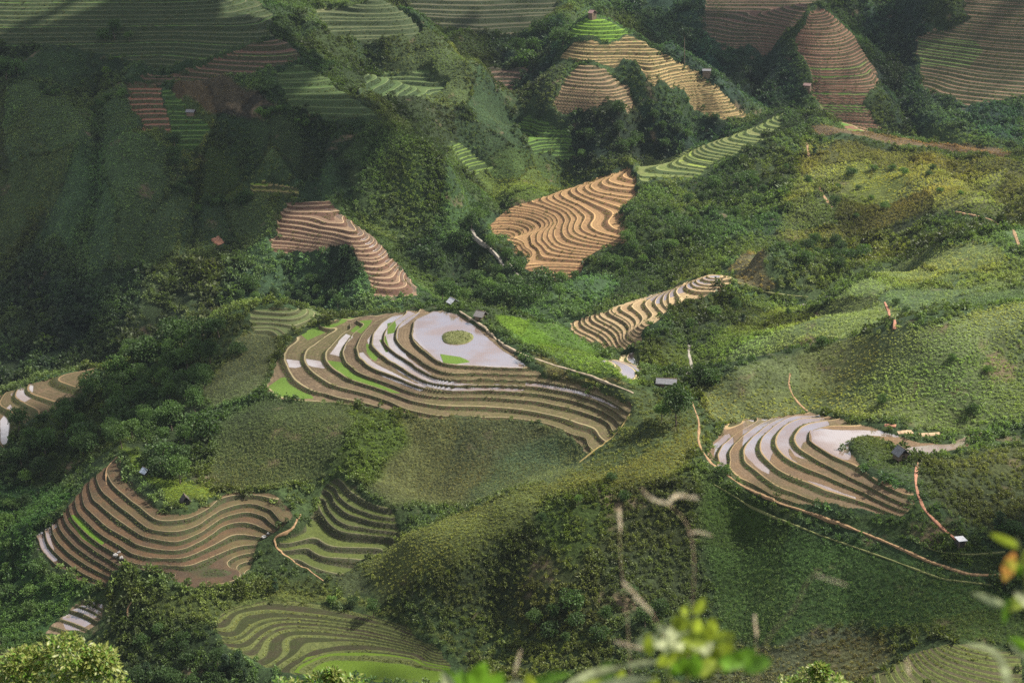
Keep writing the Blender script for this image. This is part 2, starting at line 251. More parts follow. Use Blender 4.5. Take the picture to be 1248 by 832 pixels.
# look of the fields: earth A/B, riser A/B, green share, wet share, colour of a green field
S = dict
LOOK = {
 'central': S(a=(.15,.105,.066), b=(.085,.06,.04), ra=(.062,.042,.026), rb=(.045,.055,.022), g=.0, w=.0, gc=(.07,.115,.02), lip=(.22,.175,.1)),
 'right': S(a=(.13,.09,.06), b=(.16,.1,.058), ra=(.06,.048,.026), rb=(.045,.06,.022), g=.0, w=.0, gc=(.1,.15,.03), lip=(.24,.165,.09)),
 'lower_left': S(a=(.058,.04,.028), b=(.105,.06,.033), ra=(.038,.032,.02), rb=(.035,.045,.018), g=.0, w=.0, gc=(.06,.11,.012), lip=(.17,.125,.075)),
 'hollow': S(a=(.075,.088,.024), b=(.062,.075,.026), ra=(.035,.042,.018), rb=(.05,.045,.03), g=.18, w=0, gc=(.075,.11,.02), lip=(.12,.11,.06)),
 'bottom': S(a=(.032,.037,.014), b=(.045,.033,.024), ra=(.05,.06,.02), rb=(.08,.09,.03), g=0, w=0, gc=(.07,.11,.013), lip=(.06,.066,.022)),
 'knoll': S(a=(.05,.052,.02), b=(.075,.06,.04), ra=(.05,.06,.02), rb=(.09,.11,.03), g=0, w=0, gc=(.12,.17,.02), lip=(.12,.13,.04)),
 'orange': S(a=(.25,.15,.075), b=(.185,.105,.055), ra=(.12,.062,.034), rb=(.085,.06,.03), g=0, w=0, gc=(.1,.13,.03), lip=(.34,.21,.1)),
 'green_spur': S(a=(.11,.14,.04), b=(.13,.13,.055), ra=(.035,.055,.02), rb=(.045,.06,.024), g=.1, w=0, gc=(.16,.2,.04), lip=(.14,.15,.06)),
 'silver': S(a=(.22,.145,.095), b=(.16,.1,.07), ra=(.09,.05,.035), rb=(.07,.045,.03), g=0, w=0, gc=(.1,.13,.03), lip=(.3,.21,.13)),
 'white_spur': S(a=(.34,.24,.14), b=(.23,.15,.085), ra=(.09,.06,.035), rb=(.055,.055,.026), g=0, w=0, gc=(.1,.13,.03), lip=(.36,.26,.15)),
 'valley': S(a=(.42,.32,.2), b=(.34,.24,.14), ra=(.09,.09,.035), rb=(.08,.1,.03), g=0, w=.4, gc=(.1,.13,.03), lip=(.36,.26,.15)),
 'far_left_rim': S(a=(.12,.08,.05), b=(.085,.07,.035), ra=(.05,.042,.022), rb=(.04,.05,.02), g=0, w=0, gc=(.07,.08,.028), lip=(.17,.11,.06)),
 'small_corner': S(a=(.16,.11,.08), b=(.13,.09,.06), ra=(.06,.05,.03), rb=(.05,.06,.025), g=0, w=.2, gc=(.1,.13,.03), lip=(.13,.11,.06)),
 'upper_left': S(a=(.042,.066,.024), b=(.06,.062,.03), ra=(.026,.04,.018), rb=(.03,.038,.018), g=.25, w=0, gc=(.05,.092,.02), lip=(.09,.085,.045)),
 'upper_red': S(a=(.12,.062,.045), b=(.075,.055,.035), ra=(.035,.042,.02), rb=(.04,.035,.022), g=.15, w=0, gc=(.05,.09,.022), lip=(.16,.1,.065)),
 'spur_top': S(a=(.055,.075,.032), b=(.065,.07,.036), ra=(.03,.044,.02), rb=(.034,.044,.022), g=0, w=0, gc=(.05,.09,.02), lip=(.1,.1,.05)),
 'mid_left': S(a=(.06,.1,.03), b=(.07,.09,.034), ra=(.034,.055,.02), rb=(.036,.05,.022), g=0, w=0, gc=(.05,.09,.02), lip=(.085,.105,.04)),
 'red_steps': S(a=(.25,.105,.065), b=(.2,.09,.06), ra=(.05,.06,.026), rb=(.06,.04,.026), g=0, w=0, gc=(.1,.13,.03), lip=(.2,.12,.08)),
 'green_steps': S(a=(.075,.135,.025), b=(.065,.11,.025), ra=(.028,.055,.016), rb=(.032,.05,.018), g=0, w=0, gc=(.1,.16,.03), lip=(.11,.15,.045)),
 'brown_steps': S(a=(.2,.15,.06), b=(.12,.15,.03), ra=(.05,.05,.02), rb=(.04,.05,.02), g=.4, w=0, gc=(.12,.17,.025), lip=(.22,.16,.08)),
 'mid_steps': S(a=(.065,.1,.035), b=(.08,.1,.04), ra=(.025,.042,.018), rb=(.028,.04,.018), g=0, w=0, gc=(.1,.15,.03), lip=(.1,.12,.05)),
 'peak_top': S(a=(.12,.21,.02), b=(.13,.2,.025), ra=(.045,.085,.014), rb=(.04,.075,.016), g=0, w=0, gc=(.13,.2,.025), lip=(.12,.19,.03)),
 'peak_flank': S(a=(.27,.18,.085), b=(.2,.14,.07), ra=(.075,.055,.03), rb=(.06,.062,.025), g=.06, w=0, gc=(.12,.14,.04), lip=(.3,.23,.11)),
 'peak_foot': S(a=(.2,.13,.075), b=(.16,.105,.065), ra=(.055,.04,.026), rb=(.045,.045,.022), g=0, w=0, gc=(.1,.12,.03), lip=(.2,.15,.085)),
 'green_hollow': S(a=(.075,.13,.025), b=(.065,.11,.028), ra=(.022,.042,.014), rb=(.026,.04,.015), g=0, w=0, gc=(.1,.16,.03), lip=(.09,.13,.035)),
 'green_tip': S(a=(.1,.15,.03), b=(.085,.12,.03), ra=(.03,.05,.016), rb=(.03,.042,.018), g=0, w=0, gc=(.1,.16,.03), lip=(.12,.15,.04)),
 'far_spur': S(a=(.17,.088,.058), b=(.14,.07,.048), ra=(.06,.04,.028), rb=(.045,.05,.022), g=.06, w=0, gc=(.07,.13,.025), lip=(.22,.14,.09)),
 'far_slope': S(a=(.125,.07,.052), b=(.1,.062,.046), ra=(.05,.045,.03), rb=(.045,.05,.025), g=0, w=0, gc=(.07,.13,.025), lip=(.18,.12,.08)),
 'far_corner': S(a=(.145,.08,.055), b=(.11,.075,.046), ra=(.05,.05,.028), rb=(.045,.055,.025), g=0, w=0, gc=(.07,.14,.025), lip=(.2,.14,.09)),
 'far_back': S(a=(.1,.085,.055), b=(.075,.08,.045), ra=(.035,.042,.024), rb=(.03,.042,.02), g=0, w=0, gc=(.07,.12,.03), lip=(.11,.09,.06)),
 'far_red': S(a=(.15,.085,.065), b=(.11,.075,.055), ra=(.045,.04,.028), rb=(.04,.042,.025), g=0, w=0, gc=(.07,.12,.03), lip=(.13,.09,.06)),
 'shoulder': S(a=(.095,.115,.045), b=(.085,.095,.04), ra=(.05,.06,.028), rb=(.06,.06,.03), g=0, w=0, gc=(.12,.17,.03), lip=(.17,.15,.085)),
}
for q in LOOK.values():                           # the soil here is brown rather than red
    for c in ('a', 'b', 'lip'): q[c] = tuple((1. if c == 'lip' else .84) * v * g for v, g in zip(q[c], (1.0, 1.04, 1.0)))
RPOLY = []
for q in REG:
    RPOLY.append(ground_poly(q['poly'], q['Ymax'], step=9))
# relief too fine for the survey: gullies and hummocks, none on the terraces
def gully(X, Y):
    """ridges (+) and gullies (-) that run down the slopes"""
    wx = X + 26 * fbm(X, Y, 90., 2, 15); wy = Y + 20 * fbm(X, Y, 70., 2, 16)
    n = fbm(wx, wy * .36 + .25 * wx, 62., 3, 5)
    return 1 - 2.6 * np.abs(n)
def rough(X, Y):
    far = smooth(500, 900, Y)
    r = -(gully(X, Y) - .42) * (1.3 + 10.5 * far * (1 - .65 * smooth(60, 160, X) * smooth(1120, 1040, Y)))
    r += fbm(X, Y, 26., 3, 9) * (.9 + .9 * far)
    return r
def terr_weights(X, Y):
    W = []
    ex = fbm(X, Y, 7., 3, 201); ey = fbm(X, Y, 7., 3, 202); fx = fbm(X, Y, 20., 3, 203); fy = fbm(X, Y, 20., 3, 204)
    for q, P in zip(REG, RPOLY):
        if P[:,1].mean() < 620: W.append(inside(P, X + 1.8 * ex, Y + 1.8 * ey, 1.0))
        else: W.append(inside(P, X + 7 * fx, Y + 7 * fy, 2.))
    return W
LN = {True: .3, False: .12}
def calm(X, Y):
    c = np.zeros(np.shape(X))
    for q, P in zip(REG, RPOLY):
        c = np.maximum(c, inside(P, X, Y, 8. if P[:,1].mean() < 620 else 16.))
    return c
def steps(t, r):
    n = np.floor(t); f = t - n; a = 1 - r
    return n + np.where(f < a, 0, smooth(0, 1, np.clip((f - a) / np.maximum(r, .05), 0, 1)))
FLAT = [('central', 0, [(528,379),(506,390),(504,411),(537,441),(600,446),(641,448),(641,443),(612,424),(579,396),(556,381)]),
        ('right', 0, [(987,525),(1010,520),(1060,520),(1110,534),(1150,541),(1198,527),(1200,531),(1150,550),(1108,555),(1090,541),(1060,531),(1038,535),(1037,561),(1010,549),(988,536)])]
FLAT = [(k, lv, ground_poly(pl, 600, step=8)) for k, lv, pl in FLAT]
def land(X, Y, full=False):
    X = np.asarray(X, float); Y = np.asarray(Y, float)
    h = base_h(X, Y)
    hn = h + rough(X, Y) * (1 - calm(X, Y)) * smooth(290, 330, Y)
    Ws = terr_weights(X, Y)
    tl = np.zeros(X.shape); rid = np.full(X.shape, -1); RR = np.full(X.shape, .35)
    out = hn.copy()
    for i, (q, w) in enumerate(zip(REG, Ws)):
        m = w > 0
        if not m.any(): continue
        far = 1.0 if q['Ymax'] < 700 else 2.
        wob = fbm(X[m], Y[m], 14. * far, 2, 31 + i) * (.12 if far == 1 else .5)
        t = (h[m] - q['z0']) / q['dz'] + wob
        for k_, lv, P in FLAT:
            if k_ == q['k']:
                fw = inside(P, X[m], Y[m], 1.2); t = t * (1 - fw) + (lv + .3) * fw
        rr = q['r'] * (1 + .55 * fbm(X[m], Y[m], 38. * far, 2, 131 + i))
        if q['k'] not in ('central', 'right', 'lower_left'):         # no two steps are equally high
            lv = np.arange(-60, 70); jt = np.random.default_rng(900 + i).uniform(-.3, .3, len(lv)); ed = lv + jt
            u = np.interp(t, ed, lv); hs = np.interp(steps(u, rr), lv, ed)
        else: u = t; hs = steps(t, rr)
        ht = q['z0'] + q['dz'] * (hs * (1 - LN[far == 1]) + LN[far == 1] * (t - .3))
        a = RR[m] if RR is not None else None
        if a is not None:
            s2 = w[m] > .5; a[s2] = rr[s2]; RR[m] = a
        out[m] = out[m] * (1 - w[m]) + ht * w[m]
        sel = w[m] > .5
        a = tl[m]; a[sel] = u[sel]; tl[m] = a
        b = rid[m]; b[sel] = i; rid[m] = b
    if full == 2: return out, tl, rid, RR
    if full: return out, tl, rid
    return out
# painted patches of crop and cover: outline, colour, cover size (m), cover density (per m2), kind of cover
Z = lambda poly, col, size, dens, kind, soft=5., Ymax=1790., Ymin=300.: dict(poly=poly, col=col, size=size, dens=dens, kind=kind, soft=soft, Ymax=Ymax, Ymin=Ymin)
ZONES = [
 # big slope on the left
 Z([(-200,90),(160,100),(200,190),(320,250),(330,300),(300,330),(480,370),(300,376),(118,448),(0,480),(-200,490)], (.066,.1,.038), 1.2, .34, 'tuft', 20, 1300, 640),
 Z([(60,170),(150,170),(170,250),(100,300),(20,290),(0,200)], (.062,.1,.036), 1.2, .34, 'maize', 16, 1200, 700),
 Z([(-200,300),(60,310),(130,360),(110,440),(0,470),(-200,470)], (.036,.06,.026), 3.6, .045, 'shrub', 18, 1200, 640),
 Z([(130,330),(300,310),(480,372),(300,376),(140,440)], (.042,.068,.028), 3.4, .05, 'shrub', 14, 1100, 640),
 Z([(20,64),(110,70),(120,98),(20,98)], (.06,.1,.032), 1.2, .1, 'maize', 6, 1200, 800),
 Z([(205,115),(275,95),(345,140),(300,147),(250,137)], (.075,.062,.036), .7, .1, 'tuft', 3, 1200, 800),
 Z([(225,200),(265,185),(300,215),(300,245),(235,248)], (.07,.105,.025), .9, .36, 'tuft', 6, 1200, 800),
 Z([(345,85),(420,110),(470,140),(440,160),(380,135),(330,95)], (.06,.1,.036), 1., .32, 'tuft', 8, 1200, 800),
 Z([(300,150),(340,140),(400,200),(380,210),(330,200)], (.07,.105,.036), 1., .34, 'maize', 6, 1200, 800),
 Z([(390,160),(470,140),(555,215),(590,280),(560,300),(470,225)], (.055,.095,.03), 1.4, .24, 'shrub', 8, 1100, 800),
 Z([(395,240),(430,245),(530,330),(575,352),(540,372),(515,350)], (.085,.125,.034), 1., .34, 'tuft', 4, 1000, 700),
 Z([(430,0),(480,10),(600,115),(560,160),(480,120),(440,60)], (.055,.085,.035), 1.3, .24, 'shrub', 10, 1250, 950),
 Z([(540,120),(600,115),(640,190),(600,190)], (.058,.092,.034), 1.2, .34, 'maize', 8, 1200, 900),
 Z([(570,190),(640,195),(700,200),(720,215),(640,250),(600,240)], (.08,.125,.032), 1.1, .3, 'tuft', 8, 1100, 850),
 Z([(640,110),(690,75),(690,100),(665,135)], (.05,.07,.03), 2., .1, 'shrub', 8, 1200, 1000),
 # far hills
 Z([(680,130),(860,150),(900,165),(760,205),(700,215),(690,160)], (.03,.055,.03), 3.2, .055, 'shrub', 10, 1120, 980),
 Z([(600,40),(690,40),(650,110),(600,110)], (.03,.055,.032), 3.2, .055, 'shrub', 10, 1300, 1080),
 Z([(750,-20),(900,-20),(960,60),(980,130),(900,140),(790,40)], (.034,.065,.04), 2.6, .07, 'shrub', 12, 1500, 1100),
 Z([(1050,0),(1130,0),(1120,110),(1250,130),(1250,180),(1080,150)], (.03,.058,.036), 2.6, .07, 'shrub', 12, 1500, 1040),
 # right ridge and its gullies
 Z([(980,150),(1050,158),(1150,172),(1240,192),(1230,197),(1150,182),(1050,169),(1000,162)], (.14,.1,.055), .8, .10, 'tuft', 4, 1100, 800),
 Z([(760,250),(850,215),(960,165),(985,160),(985,215),(940,270),(880,330),(760,345),(690,350),(770,290)], (.045,.075,.026), 2.4, .10, 'shrub', 8, 1050, 720),
 Z([(985,170),(1060,180),(1260,208),(1260,262),(1130,265),(1000,300),(950,290)], (.115,.135,.05), 1.2, .24, 'shrub', 10, 1050, 700),
 Z([(1030,200),(1110,215),(1090,250),(1030,245)], (.125,.15,.035), 1., .15, 'tuft', 10, 1050, 700),
 Z([(1000,290),(1260,262),(1260,275),(1120,300),(1040,330),(960,370),(900,350),(960,300)], (.05,.075,.026), 2.6, .08, 'shrub', 6, 900, 650),
 Z([(885,330),(930,300),(945,350),(905,345)], (.12,.105,.05), .9, .15, 'tuft', 3, 800, 700),
 Z([(855,432),(900,415),(1000,385),(1040,345),(1140,300),(1200,282),(1260,278),(1260,365),(1100,395),(1000,415),(890,455)], (.125,.18,.07), 1.0, .34, 'maize', 4, 720, 540),
 Z([(770,430),(860,418),(960,375),(1000,385),(900,425),(850,470),(790,480)], (.1,.145,.042), 1.2, .24, 'shrub', 5, 720, 540),
 Z([(860,480),(960,432),(1100,397),(1260,368),(1260,420),(1000,470),(980,500),(870,515)], (.155,.19,.075), .6, .75, 'tuft', 5, 530, 400),
 Z([(960,470),(1260,415),(1260,515),(1180,525),(1080,515),(985,498)], (.13,.165,.06), .75, .6, 'tuft', 8, 530, 400),
 Z([(1030,535),(1060,529),(1092,541),(1110,560),(1112,598),(1078,584),(1050,566),(1036,548)], (.06,.085,.03), .9, .5, 'tuft', 1.5, 480, 370),
 Z([(1115,560),(1260,540),(1260,660),(1170,655),(1120,610)], (.07,.085,.03), 1.0, .4, 'shrub', 5, 460, 350),
 Z([(840,570),(950,630),(1100,690),(1260,730),(1260,780),(1050,770),(880,770),(850,650)], (.05,.092,.021), .75, .8, 'maize', 5, 420, 330),
 Z([(850,520),(905,590),(1010,634),(1140,690),(1260,712),(1260,690),(1150,660),(1110,625),(1000,622),(870,560)], (.055,.085,.024), .9, .5, 'shrub', 2.5, 470, 340),
 Z([(880,775),(1060,770),(1090,800),(1060,840),(850,840)], (.075,.085,.04), .8, .5, 'tuft', 4, 380, 315),
 # mound in the middle
 Z([(440,690),(500,650),(620,598),(740,560),(840,500),(850,540),(800,600),(700,605),(560,700),(460,740)], (.115,.142,.045), .6, .8, 'tuft', 6, 470, 370),
 Z([(460,740),(540,690),(620,640),(700,600),(850,580),(850,760),(700,790),(560,760)], (.05,.068,.025), 1.2, .33, 'shrub', 10, 430, 340),
 Z([(440,760),(560,750),(720,760),(860,740),(880,790),(600,832),(560,800)], (.055,.085,.03), 1.5, .25, 'shrub', 6, 400, 335),
 Z([(670,600),(740,580),(760,640),(690,690),(650,650)], (.045,.075,.018), 1.5, .3, 'shrub', 6, 430, 370),
 # central hill
 Z([(470,500),(700,520),(730,550),(640,590),(480,620),(430,590)], (.085,.1,.04), .62, 1.3, 'maize', 5, 500, 420),
 Z([(600,560),(680,530),(735,555),(720,575),(640,590),(560,615)], (.072,.105,.046), .62, 1.3, 'maize', 6, 490, 420),
 Z([(430,500),(490,500),(500,530),(450,600),(410,580)], (.06,.095,.022), .9, .4, 'shrub', 5, 500, 420),
 Z([(320,485),(430,495),(400,590),(340,600),(240,595),(260,520)], (.052,.074,.028), .75, 1.2, 'maize', 5, 520, 420),
 Z([(300,400),(340,420),(330,470),(260,500),(250,480)], (.1,.125,.058), .65, 1.1, 'maize', 4, 600, 460),
 Z([(605,388),(690,397),(750,440),(790,470),(770,478),(720,455),(650,430)], (.095,.16,.035), .8, .45, 'tuft', 4, 600, 460),
 Z([(605,388),(645,390),(690,430),(660,425)], (.11,.2,.02), .5, .5, 'tuft', 2, 600, 490),
 Z([(640,432),(760,476),(775,495),(700,460),(650,450)], (.11,.11,.045), .5, .5, 'tuft', 2, 520, 455),
 Z([(720,480),(800,480),(850,520),(760,570),(700,580),(740,540)], (.07,.1,.038), .9, .4, 'tuft', 4, 480, 420),
 # left foot
 Z([(150,540),(160,535),(185,590),(250,598),(245,612),(200,615),(160,590)], (.085,.13,.02), .5, .6, 'tuft', 2, 500, 420),
 Z([(300,385),(330,375),(250,460),(250,590),(190,590),(160,535),(120,560),(60,600),(0,590),(-100,560),(20,540),(100,490),(118,465),(200,415)], (.034,.056,.02), 1.8, .16, 'shrub', 5, 620, 430),
 Z([(-100,560),(0,590),(60,600),(90,600),(45,650),(60,690),(130,725),(100,740),(40,790),(-100,800)], (.034,.075,.022), 1.3, .3, 'shrub', 4, 520, 360),
 Z([(130,725),(300,710),(400,710),(400,740),(260,760),(230,832),(130,760)], (.06,.085,.026), 1.2, .32, 'shrub', 5, 430, 340),
 Z([(150,740),(260,760),(330,832),(140,840),(130,780)], (.03,.05,.018), 1.8, .22, 'shrub', 5, 420, 340),
 Z([(260,760),(280,738),(340,725),(430,735),(540,780),(560,815),(530,780),(430,745),(340,733)], (.1,.13,.035), .8, .6, 'maize', 2, 420, 350),
 Z([(400,700),(440,690),(450,730),(410,730)], (.075,.1,.045), .5, .5, 'tuft', 3, 430, 390),
]
for q in ZONES: q['P'] = ground_poly(q['poly'], q['Ymax'], q['Ymin'], step=12)
def plots(X, Y, c=46.):
    wx = X + 14 * fbm(X, Y, 50., 2, 301); wy = (Y + 14 * fbm(X, Y, 50., 2, 302)) * .8
    ix = np.floor(wx / c).astype(np.int64); iy = np.floor(wy / c).astype(np.int64)
    def h(a, b, s):
        n = (a * 374761393 + b * 668265263 + s * 1442695041) & 0xffffffff
        n = ((n ^ (n >> 13)) * 1274126177) & 0xffffffff
        return ((n ^ (n >> 16)) & 0xffff) / 65535.
    d1 = np.full(X.shape, 1e9); d2 = np.full(X.shape, 1e9); t0 = np.zeros(X.shape); t1 = np.zeros(X.shape)
    for dx in (-1, 0, 1):
        for dy in (-1, 0, 1):
            a = ix + dx; b = iy + dy; px = (a + h(a, b, 1)) * c; py = (b + h(a, b, 2)) * c; d = np.hypot(wx - px, wy - py); n = d < d1
            d2 = np.where(n, d1, np.minimum(d2, d)); t0 = np.where(n, h(a, b, 3) * 2 - 1, t0); t1 = np.where(n, h(a, b, 4) * 2 - 1, t1); d1 = np.where(n, d, d1)
    return np.stack([t0, t1], 1), smooth(3.2, .8, d2 - d1)
def zones(X, Y, warp=True):
    X = np.asarray(X, float).ravel(); Y = np.asarray(Y, float).ravel()
    col = np.tile(np.array([.05, .082, .03]), (len(X), 1)); size = np.full(len(X), 1.8); dens = np.full(len(X), .12); kind = np.zeros(len(X), int)
    wx = X + fbm(X, Y, 18., 3, 71) * 6; wy = Y + fbm(X, Y, 18., 3, 72) * 6
    for q in ZONES:
        w = inside(q['P'], wx, wy, q['soft'] * .55)
        col += (np.array(q['col']) - col) * w[:, None]
        size += (q['size'] - size) * w; dens += (q['dens'] - dens) * w
        kind[w > .5] = {'shrub': 0, 'tuft': 1, 'maize': 2}[q['kind']]
    # plots of different age and crop, and dark brush in the gullies
    tint, edge = plots(X, Y); far = smooth(430, 700, Y)
    col *= (1 + (.10 + .3 * far) * tint[:, 0])[:, None]; col[:, 0] *= 1 + (.06 + .06 * far) * tint[:, 1]; col[:, 2] *= 1 - .12 * tint[:, 1]
    g = gully(X, Y) if len(X) < 4000000 else 0
    wet_ = smooth(.55, .95, g) * smooth(520, 700, Y)
    wet_ = np.maximum(wet_, .8 * edge * far)
    col *= (1 - .3 * wet_)[:, None]; size = size * (1 + .7 * wet_); dens = dens * (1 - .25 * wet_)
    kind[(wet_ > .5)] = 0
    return col, size, dens, kind
# patches inside the terraces: standing water, seedling green, grass
PATCH = {
 'wet': [
  ('central', [(531,378),(505,390),(503,411),(537,442),(640,449),(640,442),(611,424),(578,396),(556,382)]),
  ('central', [(500,378),(470,388),(447,410),(452,427),(474,441),(512,466),(545,475),(640,475),(640,469),(570,466),(531,459),(500,436),(484,415),(486,400),(512,380)]),
  ('central', [(436,430),(440,442),(480,462),(514,474),(520,470),(490,458),(455,440),(442,428)]),
  ('central', [(349,437),(394,437),(398,446),(380,446),(368,441),(365,447),(352,447)]),
  ('central', [(402,430),(420,405),(433,407),(422,418),(418,431)]),
  ('central', [(640,462),(700,470),(750,490),(760,497),(700,477),(640,468)]),
  ('right', [(906,511),(1000,503),(1012,515),(986,522),(982,535),(960,545),(945,540),(940,556),(915,556),(905,545)]),
  ('right', [(986,521),(1100,524),(1110,532),(1060,529),(1036,534),(1038,560),(1019,558),(990,540)]),
  ('right', [(915,518),(940,545),(938,577),(920,566),(906,550)]), ('right', [(944,520),(960,520),(962,556),(975,563),(956,562),(944,548)]), ('right', [(960,520),(985,520),(975,548),(988,556),(972,556),(960,540)]),
  ('right', [(980,583),(1000,588),(1045,605),(1042,610),(1010,598)]), ('right', [(870,540),(888,525),(896,535),(885,560),(888,572),(872,566)]), ('right', [(1090,545),(1150,540),(1195,526),(1200,530),(1150,551),(1110,554)]),
  ('lower_left', [(40,652),(60,638),(72,634),(60,650),(70,680),(62,685),(45,668)]),
  ('silver', [(395,250),(430,268),(460,290),(490,322),(514,352),(505,358),(470,318),(440,290)]),
  ('white_spur', [(770,366),(800,357),(880,331),(876,342),(840,352),(800,370)]),
  ('far_left_rim', [(0,510),(12,490),(16,500),(8,540),(0,540)]), ('far_left_rim', [(12,478),(36,462),(42,468),(38,485),(24,492)]),
  ('small_corner', [(75,750),(95,738),(130,728),(124,742),(100,766),(80,766)]),
 ],
 'weed': [('central', [(520,470),(560,450),(660,450),(770,485),(770,505),(722,552),(690,530),(640,512),(560,510),(500,505)]), ('central', [(335,436),(365,405),(420,392),(440,402),(400,428),(394,436)]),
   ('lower_left', [(150,615),(184,634),(235,628),(300,597),(356,625),(345,640),(300,612),(240,650),(200,652)]), ('lower_left', [(270,655),(312,645),(330,640),(300,700),(285,690)]), ('right', [(905,590),(945,585),(1000,605),(1040,622),(1000,616),(945,610)])],
 'green': [
  ('central', [(322,474),(345,455),(356,458),(385,484),(340,486)]), ('central', [(396,438),(420,438),(440,455),(490,478),(470,478),(420,460)]), ('central', [(427,402),(440,388),(456,388),(440,404)]),
  ('central', [(365,405),(395,388),(445,379),(420,391),(375,413)]), ('central', [(462,412),(470,408),(476,428),(470,427)]), ('central', [(446,416),(452,414),(462,434),(456,440),(447,428)]), ('central', [(536,428),(560,430),(575,437),(558,443),(540,442)]), ('central', [(472,392),(484,388),(482,402),(472,406)]),
  ('lower_left', [(82,628),(92,624),(128,660),(120,666),(100,654)]),
  ('bottom', [(358,818),(372,800),(420,792),(480,797),(552,812),(545,834),(420,828)]),
  ('far_corner', [(1119,48),(1185,46),(1200,60),(1180,82),(1119,80)]), ('far_spur', [(985,128),(1060,126),(1062,136),(990,138)]),
  ('peak_flank', [(770,50),(772,43),(776,45),(778,52)]),
  ('valley', [(736,440),(742,437),(760,462),(768,464)]),
 ]}
for k in PATCH: PATCH[k] = [(r, ground_poly(pl, dict((q['k'], q['Ymax']) for q in REG)[r], step=8)) for r, pl in PATCH[k]]
# =================================================================== Blender
import bpy, bmesh
from mathutils import Vector, Matrix, Euler
RNG = np.random.default_rng(7); random.seed(11)
SC = bpy.context.scene; COL = SC.collection
def link(o, parent=None):
    COL.objects.link(o)
    if parent is not None: o.parent = parent
    return o
def tag(o, label=None, cat=None, group=None, kind=None):
    if label: o['label'] = label
    if cat: o['category'] = cat
    if group: o['group'] = group
    if kind: o['kind'] = kind
    return o
def empty(name, loc, rz=0.):
    o = bpy.data.objects.new(name, None); o.location = loc; o.rotation_euler = (0, 0, rz); o.empty_display_size = .3
    return link(o)
def mesh_np(name, V, F, nside, smooth_=True):
    me = bpy.data.meshes.new(name); V = np.asarray(V, np.float32); F = np.asarray(F, np.int32)
    me.vertices.add(len(V)); me.vertices.foreach_set('co', V.ravel())
    me.loops.add(F.size); me.loops.foreach_set('vertex_index', F.ravel())
    me.polygons.add(len(F)); me.polygons.foreach_set('loop_start', np.arange(0, F.size, nside, dtype=np.int32))
    me.polygons.foreach_set('use_smooth', np.full(len(F), smooth_))
    me.update(calc_edges=True)
    return me
def attr(me, name, typ, data, dom='POINT'):
    a = me.attributes.new(name, typ, dom); d = np.asarray(data, np.float32)
    if typ == 'FLOAT_COLOR': d = np.c_[d, np.ones(len(d), np.float32)]; a.data.foreach_set('color', d.ravel().astype(np.float32))
    elif typ == 'INT': a.data.foreach_set('value', np.asarray(data, np.int32))
    elif typ == 'FLOAT_VECTOR': a.data.foreach_set('vector', d.ravel())
    else: a.data.foreach_set('value', d)
# ----------------------------------------------------------------- node helper
class N:
    def __init__(s, name):
        s.m = bpy.data.materials.new(name); s.m.use_nodes = True; s.t = s.m.node_tree; s.t.nodes.clear()
        s.out = s.n('ShaderNodeOutputMaterial')
    def n(s, typ, **kw):
        x = s.t.nodes.new(typ)
        for k, v in kw.items(): setattr(x, k, v)
        return x
    def put(s, sock, v):
        if hasattr(v, 'is_output') or isinstance(v, bpy.types.NodeSocket): s.t.links.new(v, sock)
        elif v is not None:
            if sock.type == 'RGBA' and len(v) == 3: v = (*v, 1)
            sock.default_value = v
    def math(s, op, a, b=None, c=None, clamp=False):
        x = s.n('ShaderNodeMath', operation=op, use_clamp=clamp)
        for i, v in enumerate((a, b, c)):
            if v is not None: s.put(x.inputs[i], v)
        return x.outputs[0]
    def mix(s, f, a, b, blend='MIX'):
        x = s.n('ShaderNodeMix', data_type='RGBA', blend_type=blend)
        s.put(x.inputs[0], f); s.put(x.inputs[6], a); s.put(x.inputs[7], b); return x.outputs[2]
    def ramp(s, v, a, b, x0=0., x1=1.):
        x = s.n('ShaderNodeMapRange', interpolation_type='SMOOTHSTEP')
        s.put(x.inputs[0], v); x.inputs[1].default_value = a; x.inputs[2].default_value = b; x.inputs[3].default_value = x0; x.inputs[4].default_value = x1
        return x.outputs[0]
    def attr(s, name, typ='GEOMETRY'):
        return s.n('ShaderNodeAttribute', attribute_name=name, attribute_type=typ)
    def noise(s, scale, detail=2., rough=.55, vec=None, dim='3D'):
        x = s.n('ShaderNodeTexNoise', noise_dimensions=dim); x.inputs['Scale'].default_value = scale; x.inputs['Detail'].default_value = detail; x.inputs['Roughness'].default_value = rough
        if vec is None: vec = s.n('ShaderNodeNewGeometry').outputs['Position']
        s.put(x.inputs['Vector'], vec); return x
    def bsdf(s, **kw):
        b = s.n('ShaderNodeBsdfPrincipled')
        for k, v in kw.items(): s.put(b.inputs[k.replace('_', ' ')], v)
        return b
    def done(s, sh, vol=None):
        if sh is not None: s.t.links.new(sh, s.out.inputs[0])
        return s.m
def bump(s, h, strength=.5, dist=.3):
    b = s.n('ShaderNodeBump'); b.inputs['Strength'].default_value = strength; b.inputs['Distance'].default_value = dist
    s.put(b.inputs['Height'], h); return b.outputs[0]
def simple(name, col, rough=.85, var=.25, scale=3., spec=.2, metal=0.):
    s = N(name); n = s.noise(scale, 4.).outputs[0]
    f = s.ramp(n, .25, .75, 1 - var, 1 + var)
    c = s.n('ShaderNodeVectorMath', operation='SCALE'); c.inputs[0].default_value = col; s.put(c.inputs['Scale'], f)
    b = s.bsdf(Base_Color=c.outputs[0], Roughness=rough, Metallic=metal); b.inputs['Specular IOR Level'].default_value = spec
    return s.done(b.outputs[0])
